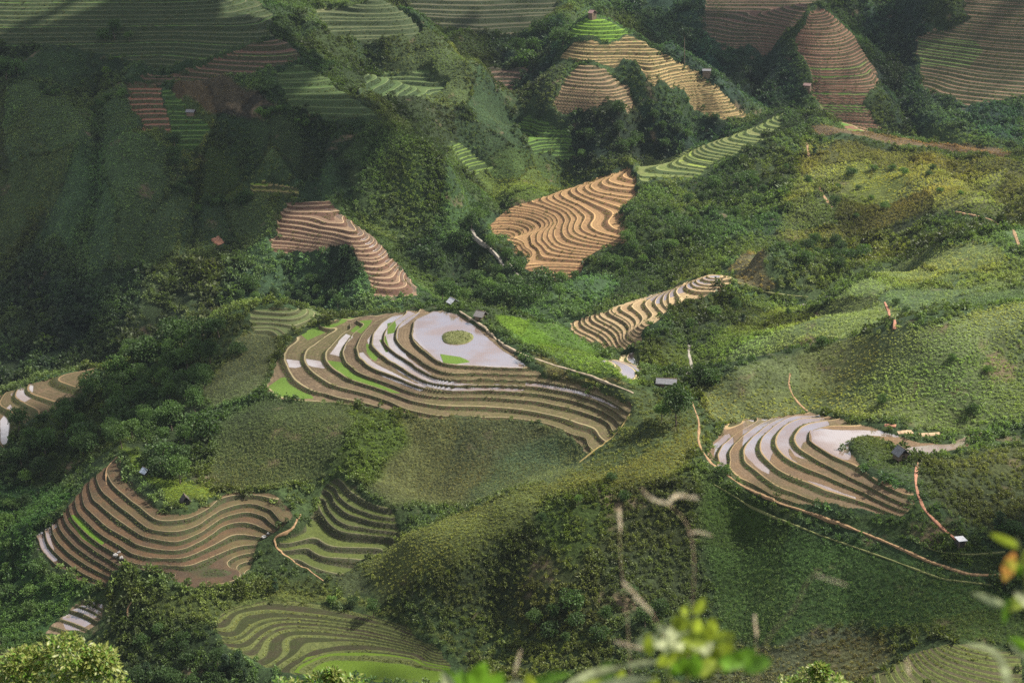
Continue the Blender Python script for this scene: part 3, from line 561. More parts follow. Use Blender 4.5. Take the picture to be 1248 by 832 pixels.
# soil and low herbs between the plants
def mat_land():
    s = N('hillside_cover'); c = s.attr('col').outputs['Color']
    n1 = s.noise(.9, 5., .65).outputs[0]; n2 = s.noise(.12, 4., .6).outputs[0]
    k = s.math('MULTIPLY', s.ramp(n1, .3, .72, .45, 1.25), s.ramp(n2, .3, .7, .75, 1.2))
    v = s.n('ShaderNodeVectorMath', operation='SCALE'); s.put(v.inputs[0], c); s.put(v.inputs['Scale'], k)
    soil = s.mix(s.ramp(s.noise(.05, 5., .6).outputs[0], .60, .74), v.outputs[0], (.10, .075, .045))
    b = s.bsdf(Base_Color=soil, Roughness=.95, Normal=bump(s, n1, .9, .8)); b.inputs['Specular IOR Level'].default_value = .1
    return s.done(b.outputs[0])
def mat_terrace(k, r, seed, far):
    L_ = LOOK[k]; s = N('terrace_' + k)
    geo = s.n('ShaderNodeNewGeometry'); pos = geo.outputs['Position']
    t = s.attr('tl').outputs['Fac']
    fl = s.math('FLOOR', t); f = s.math('SUBTRACT', t, fl)
    def rnd(off, mult=1.):
        w = s.n('ShaderNodeTexWhiteNoise', noise_dimensions='1D'); s.put(w.inputs['W'], s.math('MULTIPLY_ADD', fl, 1.37, off + seed)); return w.outputs['Value']
    n_f = s.noise(1.6 if not far else .7, 5., .65).outputs[0]
    n_m = s.noise(.16 if not far else .05, 3., .6).outputs[0]
    n_r = s.noise(.9 if not far else .5, 4., .7).outputs[0]
    field = s.mix(s.math('MULTIPLY_ADD', rnd(0.), .9, s.ramp(n_m, .35, .65, -.25, .45), clamp=True), L_['a'], L_['b'])
    field = s.mix(s.math('MULTIPLY', s.ramp(rnd(3.3), .55, .8, 0., .7), s.ramp(s.noise(.25 if not far else .08, 4., .65).outputs[0], .42, .58)), field, L_.get('c', tuple(.5 * (p + q) for p, q in zip(L_['a'], L_['rb']))))
    # planted rows and stubble texture
    field = s.mix(s.ramp(n_f, .35, .7, 0., .55), field, tuple(.55 * q for q in L_['a']))
    # weeds and rice stubble, and furrows that follow the contour
    wd = s.math('MULTIPLY', s.attr('weed').outputs['Fac'], s.ramp(s.noise(.4 if not far else .1, 4., .7).outputs[0], .32, .6, .25, .9))
    field = s.mix(wd, field, (.07, .066, .028))
    fur = s.math('SINE', s.math('ADD', s.math('MULTIPLY', f, 34.), s.math('MULTIPLY', n_f, 6.)))
    field = s.mix(s.ramp(fur, -.2, 1., 0., .3), field, tuple(.5 * q for q in L_['b']))
    field = s.mix(s.ramp(s.noise(.55 if not far else .2, 5., .7).outputs[0], .5, .72, 0., .5), field, tuple(1.5 * q for q in L_['a']))
    gsel = s.attr('green').outputs['Fac']
    if L_['g'] > 0: gsel = s.math('MAXIMUM', gsel, s.math('MULTIPLY', s.math('LESS_THAN', rnd(5.3), L_['g']), s.ramp(n_m, .3, .6)))
    gsel = s.ramp(gsel, .35, .65)
    gcol = s.mix(s.ramp(n_f, .35, .7, 0., .5), L_['gc'], tuple(.55 * q for q in L_['gc']))
    field = s.mix(gsel, field, gcol)
    wsel = s.attr('wet').outputs['Fac']
    if L_['w'] > 0: wsel = s.math('MAXIMUM', wsel, s.math('LESS_THAN', rnd(9.1), L_['w']))
    wsel = s.math('MULTIPLY', s.ramp(s.math('ADD', wsel, s.ramp(n_m, .3, .7, -.18, .18)), .45, .55), s.math('SUBTRACT', 1., gsel))
    # bank
    rise = s.ramp(s.math('SUBTRACT', s.math('ADD', f, s.attr('rr').outputs['Fac']), s.math('MULTIPLY_ADD', n_r, .12, .94)), -.04, .04)
    bank = s.mix(s.ramp(n_r, .38, .62), L_['ra'], L_['rb'])
    bank = s.mix(s.ramp(s.noise(3. if not far else 1.2, 3., .7).outputs[0], .4, .75, 0., .6), bank, tuple(.45 * q for q in L_['ra']))
    col = s.mix(rise, field, bank)
    # earthen rim of each field
    lipw = s.math('MULTIPLY', s.ramp(f, .02, .10 if not far else .16, 1., 0.), s.ramp(n_r, .25, .45, .4, 1.))
    col = s.mix(lipw, col, L_['lip'])
    dry = s.math('SUBTRACT', 1., s.math('MAXIMUM', rise, lipw), clamp=True)
    water = s.math('MULTIPLY', wsel, s.ramp(f, .06, .12))
    water = s.math('MULTIPLY', water, s.math('SUBTRACT', 1., rise))
    col = s.mix(water, col, (.13, .092, .075))
    b = s.bsdf(Base_Color=col, Roughness=s.math('MULTIPLY_ADD', water, -.78, .93), Normal=bump(s, s.math('MULTIPLY', n_f, s.math('SUBTRACT', 1., water)), .8, .35))
    s.put(b.inputs['Specular IOR Level'], s.math('MULTIPLY_ADD', water, .9, .08))
    s.put(b.inputs['IOR'], 1.45)
    # water: thin sheet of sky light over mud with rows of seedlings breaking it
    rip = s.noise(2.2, 3., .6).outputs[0]
    g = s.n('ShaderNodeBsdfGlossy'); g.inputs['Roughness'].default_value = .1; g.inputs['Color'].default_value = (1., .95, .9, 1); s.put(g.inputs['Normal'], bump(s, rip, .12, .1))
    wv = s.n('ShaderNodeTexWave', wave_type='BANDS', bands_direction='X'); wv.inputs['Scale'].default_value = .42; wv.inputs['Distortion'].default_value = 2.5; wv.inputs['Detail'].default_value = 2.; s.put(wv.inputs['Vector'], pos)
    rows = s.math('MULTIPLY', s.ramp(wv.outputs['Fac'], .55, .95, 0., .5), s.ramp(rip, .35, .6))
    refl = s.math('SUBTRACT', s.ramp(s.noise(.06, 4., .6).outputs[0], .38, .62, .4, .07), s.math('MULTIPLY', rows, .3))
    mixs = s.n('ShaderNodeMixShader'); s.put(mixs.inputs[0], s.math('MULTIPLY', water, refl)); s.t.links.new(b.outputs[0], mixs.inputs[1]); s.t.links.new(g.outputs[0], mixs.inputs[2])
    return s.done(mixs.outputs[0])
# ----------------------------------------------------------------- the land as one sheet, cut along the terrace outlines
YOFF = 120.
ys = np.r_[-60, -30, -12, np.arange(-4, 12, .8), np.arange(12, 60, 4), np.arange(60, 300, 10), np.arange(300, 620, .46), np.arange(620, 900, .72), np.arange(900, 1400, 1.0), np.arange(1400, 1800, 14)]
uf = np.arange(-.40, .4001, .00068); us = np.r_[np.linspace(-1.0, -.405, 36), uf, np.linspace(.405, 1.0, 36)]
Xg = us[None] * (ys[:, None] + YOFF); Yg = np.repeat(ys[:, None], len(us), 1)
nR, nC = Xg.shape
Zg = np.empty_like(Xg); TL = np.zeros_like(Xg); RRg = np.zeros_like(Xg); RID = np.full(Xg.shape, -1)
for i in range(0, nR, 120):
    Zg[i:i+120], TL[i:i+120], RID[i:i+120], RRg[i:i+120] = land(Xg[i:i+120], Yg[i:i+120], 2)
V = np.stack([Xg, Yg, Zg], -1).reshape(-1, 3)
lc, lsz, ldn, lkd = zones(Xg, Yg)
# thin air of colour between neighbouring plots
lc = lc * (1 + .18 * fbm(V[:,0], V[:,1], 9., 2, 91))[:, None] * .5
WET = np.zeros(len(V)); GRN = np.zeros(len(V)); WEED = np.zeros(len(V)); ridf = RID.ravel(); kidx = {q['k']: i for i, q in enumerate(REG)}
for nm, arr in (('wet', WET), ('green', GRN), ('weed', WEED)):
    for r_, P in PATCH[nm]:
        m = np.nonzero(ridf == kidx[r_])[0]
        arr[m] = np.maximum(arr[m], inside(P, V[m,0], V[m,1], .8 if nm != 'weed' else 5.))
ii = (np.arange(nR - 1)[:, None] * nC + np.arange(nC - 1)[None]).ravel()
QUAD = np.stack([ii, ii + 1, ii + nC + 1, ii + nC], 1)
fr = ridf[QUAD].min(1); fr2 = ridf[QUAD].max(1); FR = np.where(fr == fr2, fr, -1)
normals = None
NAMES = {'central': ('rice_terrace', 'curving flooded and ploughed rice terraces stepping down the round hill in the middle', 'terraces'),
 'right': ('rice_terrace', 'crescent shaped flooded terraces below the hut with the pointed roof', 'terraces'),
 'lower_left': ('rice_terrace', 'brown fan of ploughed terraces under the dark wood at lower left', 'terraces'),
 'hollow': ('rice_terrace', 'small green terraces in the hollow below the central hill', 'terraces'),
 'bottom': ('rice_terrace', 'low ringed terraces with a bright green paddy at the bottom edge', 'terraces'),
 'knoll': ('rice_terrace', 'ringed grassy terraces on the knoll at the bottom right corner', 'terraces'),
 'orange': ('rice_terrace', 'orange bare earth terraces in wavy steps on the spur beyond the pond', 'terraces'),
 'green_spur': ('rice_terrace', 'grassy green terraces climbing the crest above the orange ones', 'terraces'),
 'silver': ('rice_terrace', 'shining wet terraces on the foot of the big left slope', 'terraces'),
 'white_spur': ('rice_terrace', 'pale terraces on the narrow spur right of the central hill', 'terraces'),
 'valley': ('rice_terrace', 'three pale strips of paddy in the valley behind the grey roofed hut', 'terraces'),
 'far_left_rim': ('rice_terrace', 'striped terraces cut by the left edge beyond the wood', 'terraces'),
 'small_corner': ('rice_terrace', 'four small wet paddies above the yellow green bush', 'terraces'),
 'upper_red': ('rice_terrace', 'reddish brown curving terraces under the long dark green ones at top left', 'terraces'),
 'spur_top': ('rice_terrace', 'shaded terraces across the top of the second far spur', 'terraces'),
 'mid_left': ('rice_terrace', 'green terraced plots on the crest right of the reddish ones', 'terraces'),
 'upper_left': ('rice_terrace', 'long dark green terraces across the top left slope', 'terraces'),
 'red_steps': ('rice_terrace', 'short stack of red earth steps on the left slope', 'terraces'),
 'green_steps': ('rice_terrace', 'bowl of green steps beside the red earth steps', 'terraces'),
 'brown_steps': ('rice_terrace', 'three brown and yellow steps above the shining wet terraces', 'terraces'),
 'mid_steps': ('rice_terrace', 'dim green terraces on the second far spur', 'terraces'),
 'peak_top': ('rice_terrace', 'bright green terraces crowning the far pointed hill', 'terraces'),
 'peak_flank': ('rice_terrace', 'cream coloured terraces down the right flank of the far pointed hill', 'terraces'),
 'peak_foot': ('rice_terrace', 'brown bell shaped terraces on the front of the far pointed hill', 'terraces'),
 'green_hollow': ('rice_terrace', 'dark green terraces in the hollow under the far pointed hill', 'terraces'),
 'green_tip': ('rice_terrace', 'small green steps on the tip of the far left spur', 'terraces'),
 'far_spur': ('rice_terrace', 'reddish terraces wrapped round the far spur at top right', 'terraces'),
 'far_slope': ('rice_terrace', 'dim purple brown terraces on the slope left of the reddish spur', 'terraces'),
 'far_corner': ('rice_terrace', 'reddish and green terraces in the top right corner', 'terraces'),
 'far_back': ('rice_terrace', 'shaded terraces at the top edge left of the pointed hill', 'terraces'),
 'far_red': ('rice_terrace', 'small shaded reddish terraces in the far side valley', 'terraces'),
 'shoulder': ('rice_terrace', 'thin striped maize terraces on the left shoulder of the central hill', 'terraces')}
MLAND = mat_land()
def cut(name, faces, mat, terr):
    vi, inv = np.unique(faces, return_inverse=True)
    me = mesh_np(name, V[vi], inv.reshape(faces.shape), 4)
    if terr:
        attr(me, 'tl', 'FLOAT', TL.ravel()[vi]); attr(me, 'rr', 'FLOAT', RRg.ravel()[vi]); attr(me, 'wet', 'FLOAT', WET[vi]); attr(me, 'weed', 'FLOAT', WEED[vi]); attr(me, 'green', 'FLOAT', GRN[vi])
    else: attr(me, 'col', 'FLOAT_COLOR', lc[vi])
    me.materials.append(mat)
    return link(bpy.data.objects.new(name, me))
o = cut('hillside', QUAD[FR == -1], MLAND, False); tag(o, kind='structure', label='steep green valley sides and hills around all the terraces', cat='hillside')
for i, q in enumerate(REG):
    far = RPOLY[i][:,1].mean() > 620
    mt = mat_terrace(q['k'], q['r'], 13. * i, far); F = QUAD[FR == i]
    if q['k'] in ('central', 'right', 'lower_left', 'far_left_rim', 'small_corner'):
        tc = TL.ravel()[F]; wet = (WET[F].mean(1) > .5) & (GRN[F].mean(1) < .5) & ((tc.mean(1) % 1) < 1 - q['r']) & (np.floor(tc).min(1) == np.floor(tc).max(1))
        w = cut('paddy_water', F[wet], mt, True); tag(w, kind='structure', label='shallow water standing in the ' + {'central': 'fields of the round central hill', 'right': 'crescent fields at right', 'lower_left': 'lowest rim of the brown fan', 'far_left_rim': 'strips at the left edge', 'small_corner': 'small paddies above the bush'}[q['k']], cat='water')
        F = F[~wet]
    o = cut(NAMES[q['k']][0], F, mt, True); tag(o, NAMES[q['k']][1], NAMES[q['k']][2], kind='structure')
# height lookup on the finished land
def hz(x, y):
    return float(land(np.array([x]), np.array([y]))[0])
def hzs(x, y): return land(np.asarray(x, float), np.asarray(y, float))
def spot(px, py, Ymax=1790., Ymin=300.):
    x, y = cast(px, py, Ymin, 1790., hzs, 4000); k = 0
    while y > Ymax and k < 60:
        k += 1; x, y = cast(px, py + k * .7, Ymin, 1790., hzs, 4000)
    return Vector((x, y, hz(x, y)))
M_EARTH = simple('earth_path', (.19, .12, .062), .95, .35, 1.2); M_RED = simple('red_earth', (.24, .115, .07), .95, .35, 1.); M_PALE = simple('pale_gravel', (.19, .17, .14), .95, .3, .8)
def route(pl, Ymax=1790.):
    pts = np.array([cast(px, py, 300, 1790, hzs, 3500) for px, py in resample(pl, 6)]); pts = pts[pts[:,1] < Ymax]
    for _ in range(2): pts[1:-1] = .25 * pts[:-2] + .5 * pts[1:-1] + .25 * pts[2:]
    return resample(pts, .7)
M_GREY = simple('grey_earth', (.2, .16, .11), .95, .3, 1.); M_DRY = simple('dry_grass_path', (.2, .15, .055), .95, .3, 1.); M_GTR = simple('grass_track', (.11, .115, .042), .95, .3, 1.); M_CLAY = simple('pale_clay', (.27, .19, .115), .95, .35, .8)
TRAILS = [
 ([(843,489),(853,515),(850,540),(868,566),(900,589),(950,613),(1010,633),(1070,656),(1130,683),(1180,700),(1232,701)], 0.75, M_EARTH, 'orange earth path curving below the crescent paddies', 520),
 ([(1118,563),(1115,590),(1125,620),(1150,645),(1170,661)], 0.9, M_RED, 'red earth track from the pointed roof hut down to the white roofed shed', 480),
 ([(575,281),(578,292),(600,305),(630,335),(655,353)], 1.2, M_PALE, 'pale gravel stream bed in the valley', 960),
 ([(983,174),(986,192)], 1.5, M_EARTH, 'upper piece of footpath below the crest', 1000), ([(998,227),(1004,240),(1013,253)], 1.5, M_EARTH, 'lower piece of footpath on the upper right slope', 1000),
 ([(1165,258),(1210,268),(1236,283),(1242,300)], 1.3, M_EARTH, 'pale footpath crossing the top of the maize slope', 860),
 ([(963,455),(960,470),(970,488),(984,501)], .55, M_EARTH, 'footpath coming down to the top of the crescent paddies', 520),
 ([(1078,368),(1086,385),(1090,402)], 1.0, M_RED, 'short red track on the maize slope', 720),
 ([(560,379),(590,398),(612,420),(640,433),(680,446),(720,458),(772,479)], .7, M_GREY, 'beaten path round the rim of the pond hill', 600),
 ([(768,505),(750,530),(720,552),(706,563)], .6, M_DRY, 'yellowish path at the right end of the central terraces', 520),
 ([(840,420),(838,432),(846,446),(843,460),(828,462)], 1.1, M_PALE, 'white track bending beside the grey roofed hut', 720),
 ([(366,627),(357,648),(331,655),(340,672),(372,692),(395,708)], .5, M_EARTH, 'pale footpath between the brown fan and the green hollow terraces', 480),
 ([(143,556),(128,572),(130,590)], .4, M_EARTH, 'pale bank path at the top of the brown fan', 500),
 ([(163,731),(153,740),(157,752)], .8, M_EARTH, 'short bare path above the hollow', 430),
 ([(950,380),(985,370),(1012,362)], 1.6, M_PALE, 'white strip of wet sand behind the maize slope', 760),
 ([(1110,655),(1140,672),(1180,676),(1225,672)], .45, M_GTR, 'grassy track below the white roofed shed', 460),
 ([(878,335),(905,345),(940,358),(985,362)], .8, M_GTR, 'grassy track along the foot of the brown patch', 800),
 ([(870,590),(930,625),(1000,652),(1080,680),(1150,706),(1235,715)], .45, M_GTR, 'narrow lower track under the orange earth path', 460)]
SCARS = [([(1094,527),(1112,526)], 1.5, M_CLAY, 'left pale clay scar above the back rim of the right paddies', 480), ([(1120,530),(1146,528)], 1.2, M_CLAY, 'right pale clay scar above the back rim of the right paddies', 480),
 ([(1078,518),(1092,519)], 1.2, M_RED, 'reddish clay scar at the foot of the grassy slope', 480), ([(262,290),(270,298)], 5., M_RED, 'brown landslip scar on the big left slope', 1000)]
TRAILS = [(route(q[0], q[4]), *q[1:4]) for q in TRAILS]; SCARS = [(route(q[0], q[4]), *q[1:4]) for q in SCARS]
BARE = set()
for q in TRAILS + SCARS:
    for x, y in q[0]:
        k = int(q[1] / 2 / .8) + 1
        for i in range(-k, k + 1):
            for j in range(-k, k + 1):
                if (i*i + j*j) * .64 <= (q[1] * .5 + (.5 if q[1] >= .7 else .15)) ** 2 + .25: BARE.add((int(x / .8) + i) * 100003 + int(y / .8) + j)
BARE = np.array(sorted(BARE))
def on_trail(X, Y): return np.isin((X / .8).astype(np.int64) * 100003 + (Y / .8).astype(np.int64), BARE)
# ----------------------------------------------------------------- leaves
def mat_leaf(name, attr_name=None, col=(.05,.08,.02), inst=True, var=.5, spec=.25, trans=.35):
    s = N(name)
    if attr_name: c = s.attr(attr_name, 'INSTANCER' if inst else 'GEOMETRY').outputs['Color']
    else: c = col
    rv = s.n('ShaderNodeObjectInfo').outputs['Random']; leaf = s.attr('leaf').outputs['Fac']
    k = s.math('MULTIPLY', s.math('MULTIPLY_ADD', leaf, 2 * var, 1 - var), s.math('MULTIPLY_ADD', rv, .5, .75))
    v = s.n('ShaderNodeVectorMath', operation='SCALE'); s.put(v.inputs[0], c); s.put(v.inputs['Scale'], k)
    warm = s.mix(s.math('MULTIPLY', rv, .35), v.outputs[0], (.9, 1., .35), 'MULTIPLY')
    b = s.bsdf(Base_Color=warm, Roughness=.6); b.inputs['Specular IOR Level'].default_value = spec
    tr = s.n('ShaderNodeBsdfTranslucent'); s.put(tr.inputs[0], s.mix(1., warm, (1.15, 1.25, .5), 'MULTIPLY'))
    m = s.n('ShaderNodeMixShader'); m.inputs[0].default_value = trans; s.t.links.new(b.outputs[0], m.inputs[1]); s.t.links.new(tr.outputs[0], m.inputs[2])
    return s.done(m.outputs[0])
def leaf_quads(P, D, size, rng, aspect=.55, droop=.35):
    """folded leaf (two quads share a midrib would be finer than the picture): one kite of 4 vertices per leaf, tip along D"""
    n = len(P); D = D / (np.linalg.norm(D, axis=1, keepdims=True) + 1e-9)
    r = rng.normal(size=(n, 3)); S = np.cross(D, r); S /= (np.linalg.norm(S, axis=1, keepdims=True) + 1e-9)
    U = np.cross(S, D)
    sz = size * rng.uniform(.6, 1.3, (n, 1)); w = sz * aspect * .5
    a = P; b = P + D * sz * .45 + S * w + U * sz * .1; c = P + D * sz - np.array([0, 0, 1.]) * sz * droop * .5; d = P + D * sz * .45 - S * w + U * sz * .1
    V_ = np.stack([a, b, c, d], 1).reshape(-1, 3); F_ = np.arange(4 * n).reshape(n, 4)
    return V_, F_
def leaf_mesh(name, V_, F_, mat, rng, shade=None):
    me = mesh_np(name, V_, F_, 4, False)
    lv = rng.uniform(0, 1, len(F_)) if shade is None else shade
    attr(me, 'leaf', 'FLOAT', lv, 'FACE'); me.materials.append(mat)
    return me
M_SCAT = mat_leaf('scrub_leaf', 'col', var=.4)
def tuft_mesh(i):
    rng = np.random.default_rng(100 + i); n = 26
    a = rng.uniform(0, 2*np.pi, n); r = rng.uniform(0, .5, n)
    P = np.stack([r*np.cos(a), r*np.sin(a), np.full(n, -.12)], 1)
    D = np.stack([.55*np.cos(a + rng.normal(0,.6,n)), .55*np.sin(a), rng.uniform(.5, 1.2, n)], 1)
    return leaf_mesh('tuft', *leaf_quads(P, D, .85, rng, .2, .5), M_SCAT, rng)
def shrub_mesh(i):
    rng = np.random.default_rng(200 + i); n = 64
    a = rng.uniform(0, 2*np.pi, n); ph = np.arccos(rng.uniform(-.15, 1, n)); rr = rng.uniform(.55, 1., n) * (.85 + .25*np.sin(3*a + i))
    D = np.stack([np.sin(ph)*np.cos(a), np.sin(ph)*np.sin(a), np.cos(ph)*1.35], 1)
    P = D * rr[:, None] * .5 + np.array([0, 0, .18]); P[:,2] = np.maximum(P[:,2], -.1)
    return leaf_mesh('shrub', *leaf_quads(P, D + rng.normal(0, .7, (n, 3)), .34, rng, .7, .4), M_SCAT, rng)
def maize_mesh(i):
    rng = np.random.default_rng(300 + i); n = 22
    a = rng.uniform(0, 2*np.pi, n); st = rng.integers(0, 4, n); sa = st * 1.57 + i
    P = np.stack([.3*np.cos(sa), .3*np.sin(sa), rng.uniform(.0, .7, n)], 1)
    D = np.stack([np.cos(a), np.sin(a), rng.uniform(.1, .9, n)], 1)
    return leaf_mesh('maize', *leaf_quads(P, D, .6, rng, .24, .8), M_SCAT, rng)
# what the camera's side of the hills can show: skip ground far below the line of sight
def seen(X, Y, Zp, marg=.012):
    tb = np.linspace(-.55, .55, 700); yb = np.r_[np.arange(300, 620, 3.), np.arange(620, 1400, 5.)]
    hor = np.empty((len(yb), len(tb)))
    Xq = tb[None] * yb[:, None]; Q = land(Xq, np.repeat(yb[:, None], len(tb), 1)) / yb[:, None]
    hor = np.maximum.accumulate(Q, 0)
    iy = np.clip(np.searchsorted(yb, Y) - 2, 0, len(yb) - 1); ix = np.clip(((X / Y + .55) / 1.1 * 699).astype(int), 0, 699)
    return (Zp / Y) > hor[iy, ix] - marg
def scatter():
    pts = []; rng = np.random.default_rng(5)
    for y0, y1, cell in ((312, 420, .85), (420, 530, .88), (530, 640, 1.1), (640, 800, 1.4), (800, 1000, 1.6), (1000, 1390, 2.3)):
        yy = np.arange(y0, y1, cell); xm = .47 * y1
        xx = np.arange(-xm, xm, cell)
        X, Y = np.meshgrid(xx, yy); X = (X + rng.uniform(-.5, .5, X.shape) * cell).ravel(); Y = (Y + rng.uniform(-.5, .5, Y.shape) * cell).ravel()
        k = np.abs(X) < .37 * Y + 55; X = X[k]; Y = Y[k]
        c, s_, d, kd = zones(X, Y)
        d = d * np.clip(1.0 + 1.1 * fbm(X, Y, 22., 3, 55), .25, 2.2)
        keep = rng.uniform(0, 1, len(X)) < d * cell * cell * 1.35
        X, Y, c, s_, kd = X[keep], Y[keep], c[keep], s_[keep], kd[keep]
        jx = rng.normal(0, 1.1 if y0 < 620 else 1.8, len(X)); jy = rng.normal(0, 1.1 if y0 < 620 else 1.8, len(X))
        h = land(X, Y); _, tl, rid = land(X + jx, Y + jy, True)
        keep = (rid < 0) & seen(X, Y, h)
        X, Y, c, s_, kd, h = X[keep], Y[keep], c[keep], s_[keep], kd[keep], h[keep]
        pts.append(np.c_[X, Y, h, c, s_, kd])
    # grasses and herbs on the terrace banks
    for y0, y1, cell, big in ((330, 620, .62, .42), (620, 1390, 1.5, .9)):
        X, Y = np.meshgrid(np.arange(-.45 * y1, .45 * y1, cell), np.arange(y0, y1, cell)); X = (X + rng.uniform(-.5, .5, X.shape) * cell).ravel(); Y = (Y + rng.uniform(-.5, .5, Y.shape) * cell).ravel()
        k = np.zeros(len(X), bool)
        for P_ in RPOLY: k |= (inside(P_, X, Y, .5) > .5) if (P_[:,1].min() < y1 and P_[:,1].max() > y0) else False
        X = X[k]; Y = Y[k]; h, tl, rid, rr = land(X, Y, 2)
        f = tl % 1; grow = fbm(X, Y, 9., 3, 77)
        k = (rid >= 0) & (((f > 1 - rr + .04) & (f < .9)) | ((f < .07) & (grow > .5))) & (grow + rng.uniform(-.5, .5, len(X)) > -.15)
        k &= seen(X, Y, h); X, Y, h, rid = X[k], Y[k], h[k], rid[k]
        rbs = np.array([np.array(LOOK[q['k']]['rb']) * .95 + np.array([.04, .052, .018]) * .7 for q in REG])
        pts.append(np.c_[X, Y, h, rbs[rid], np.full(len(X), big), np.ones(len(X))])
    P = np.concatenate(pts)
    P = P[~on_trail(P[:,0], P[:,1])]
    # grasses and herbs on the terrace banks
    X = []; 
    n = len(P); X, Y = P[:,0], P[:,1]
    big = fbm(X, Y, 35., 3, 61); fine = rng.normal(0, .12, n)
    col = P[:,3:6] * 1.5 * np.clip(1 + .42 * big + fine, .4, 1.9)[:, None]
    yel = np.clip(fbm(X, Y, 50., 3, 62) * 1.6, -1, 1); col[:,0] *= 1 + .16 * yel; col[:,2] *= 1 - .12 * yel
    col *= np.array([1.1, .97, .95])
    patch = (fbm(X, Y, 16., 2, 63) > .36) & (P[:,7] == 0)                            # clumps of taller brush
    s_ = P[:,6] * rng.uniform(.6, 1.35, n) * np.where(patch & (P[:,7] != 2), 1.55, 1.); col[patch & (P[:,7] == 0)] *= .72
    kd = P[:,7].astype(int); kd = np.where((kd == 1) & (rng.uniform(0, 1, n) < .3), 0, kd); kd = np.where((kd == 0) & (rng.uniform(0, 1, n) < .2), 1, kd)
    return P[:,:3], col, s_, kd
SPT, SCOL, SSZ, SKD = scatter()
print('scatter', len(SPT), np.bincount(SKD))
def gn_scatter(name, P, col, sz, meshes, label, cat):
    srcs = bpy.data.collections.new(name + '_kinds')
    for i, me in enumerate(meshes): srcs.objects.link(bpy.data.objects.new(me.name, me))
    me = bpy.data.meshes.new(name); me.vertices.add(len(P)); me.vertices.foreach_set('co', np.asarray(P, np.float32).ravel())
    rng = np.random.default_rng(3); n = len(P)
    attr(me, 'col', 'FLOAT_COLOR', col); attr(me, 'siz', 'FLOAT', sz)
    attr(me, 'rot', 'FLOAT_VECTOR', np.stack([rng.normal(0,.15,n), rng.normal(0,.15,n), rng.uniform(0,6.28,n)], 1)); attr(me, 'pick', 'INT', rng.integers(0, len(meshes), n))
    o = link(bpy.data.objects.new(name, me)); tag(o, label, cat, kind='stuff')
    g = bpy.data.node_groups.new(name, 'GeometryNodeTree'); g.is_modifier = True
    g.interface.new_socket('Geometry', in_out='INPUT', socket_type='NodeSocketGeometry'); g.interface.new_socket('Geometry', in_out='OUTPUT', socket_type='NodeSocketGeometry')
    nd = g.nodes.new; gi = nd('NodeGroupInput'); go = nd('NodeGroupOutput'); ip = nd('GeometryNodeInstanceOnPoints'); ci = nd('GeometryNodeCollectionInfo')
    ci.inputs['Collection'].default_value = srcs; ci.inputs['Separate Children'].default_value = True; ci.inputs['Reset Children'].default_value = True
    def na(nm, t):
        x = nd('GeometryNodeInputNamedAttribute'); x.data_type = t; x.inputs['Name'].default_value = nm; return x.outputs[0]
    ln = g.links.new
    ln(gi.outputs[0], ip.inputs['Points']); ln(ci.outputs[0], ip.inputs['Instance']); ip.inputs['Pick Instance'].default_value = True
    ln(na('pick', 'INT'), ip.inputs['Instance Index']); ln(na('siz', 'FLOAT'), ip.inputs['Scale'])
    e2r = nd('FunctionNodeEulerToRotation'); ln(na('rot', 'FLOAT_VECTOR'), e2r.inputs[0]); ln(e2r.outputs[0], ip.inputs['Rotation'])
    ln(ip.outputs[0], go.inputs[0])
    md = o.modifiers.new('scatter', 'NODES'); md.node_group = g
    return o
gn_scatter('shrub_cover', SPT[SKD == 0], SCOL[SKD == 0], SSZ[SKD == 0], [shrub_mesh(i) for i in range(4)], 'low dense shrubs and ferns spread over the steep hillsides', 'shrubs')
gn_scatter('grass_cover', SPT[SKD == 1], SCOL[SKD == 1], SSZ[SKD == 1], [tuft_mesh(i) for i in range(4)], 'tall grass tufts covering the sunlit slopes', 'grass')
gn_scatter('maize_crop', SPT[SKD == 2], SCOL[SKD == 2], SSZ[SKD == 2], [maize_mesh(i) for i in range(4)], 'maize and other leafy crops planted on the slopes', 'crops')
# ----------------------------------------------------------------- trees
def tube(bm, pts, rad, seg=7):
    rings = []
    for i, (p, r) in enumerate(zip(pts, rad)):
        p = Vector(p); d = (Vector(pts[min(i+1, len(pts)-1)]) - Vector(pts[max(i-1, 0)])).normalized()
        a = d.orthogonal().normalized() if abs(d.z) < .95 else Vector((1, 0, 0)); a = (a - d * a.dot(d)).normalized(); b = d.cross(a)
        rings.append([bm.verts.new(p + (a * math.cos(6.2832*k/seg) + b * math.sin(6.2832*k/seg)) * r) for k in range(seg)])
    for r0, r1 in zip(rings, rings[1:]):
        for k in range(seg): bm.faces.new((r0[k], r0[(k+1) % seg], r1[(k+1) % seg], r1[k]))
    bm.faces.new(rings[-1])
    bm.faces.new(rings[0][::-1])
def bm_mesh(name, bm, mat, sm=True):
    me = bpy.data.meshes.new(name); bmesh.ops.recalc_face_normals(bm, faces=bm.faces); bm.to_mesh(me); bm.free(); me.materials.append(mat)
    if sm:
        for p in me.polygons: p.use_smooth = True
    return me
M_BARK = simple('bark', (.09, .07, .05), .95, .4, 2.)
LEAFM = {'dark': mat_leaf('dark_leaf', None, (.042, .075, .023), var=.45), 'mid': mat_leaf('mid_leaf', None, (.07, .12, .03), var=.45), 'bright': mat_leaf('bright_leaf', None, (.095, .15, .03), var=.45), 'blue': mat_leaf('bluish_leaf', None, (.034, .06, .034), var=.4)}
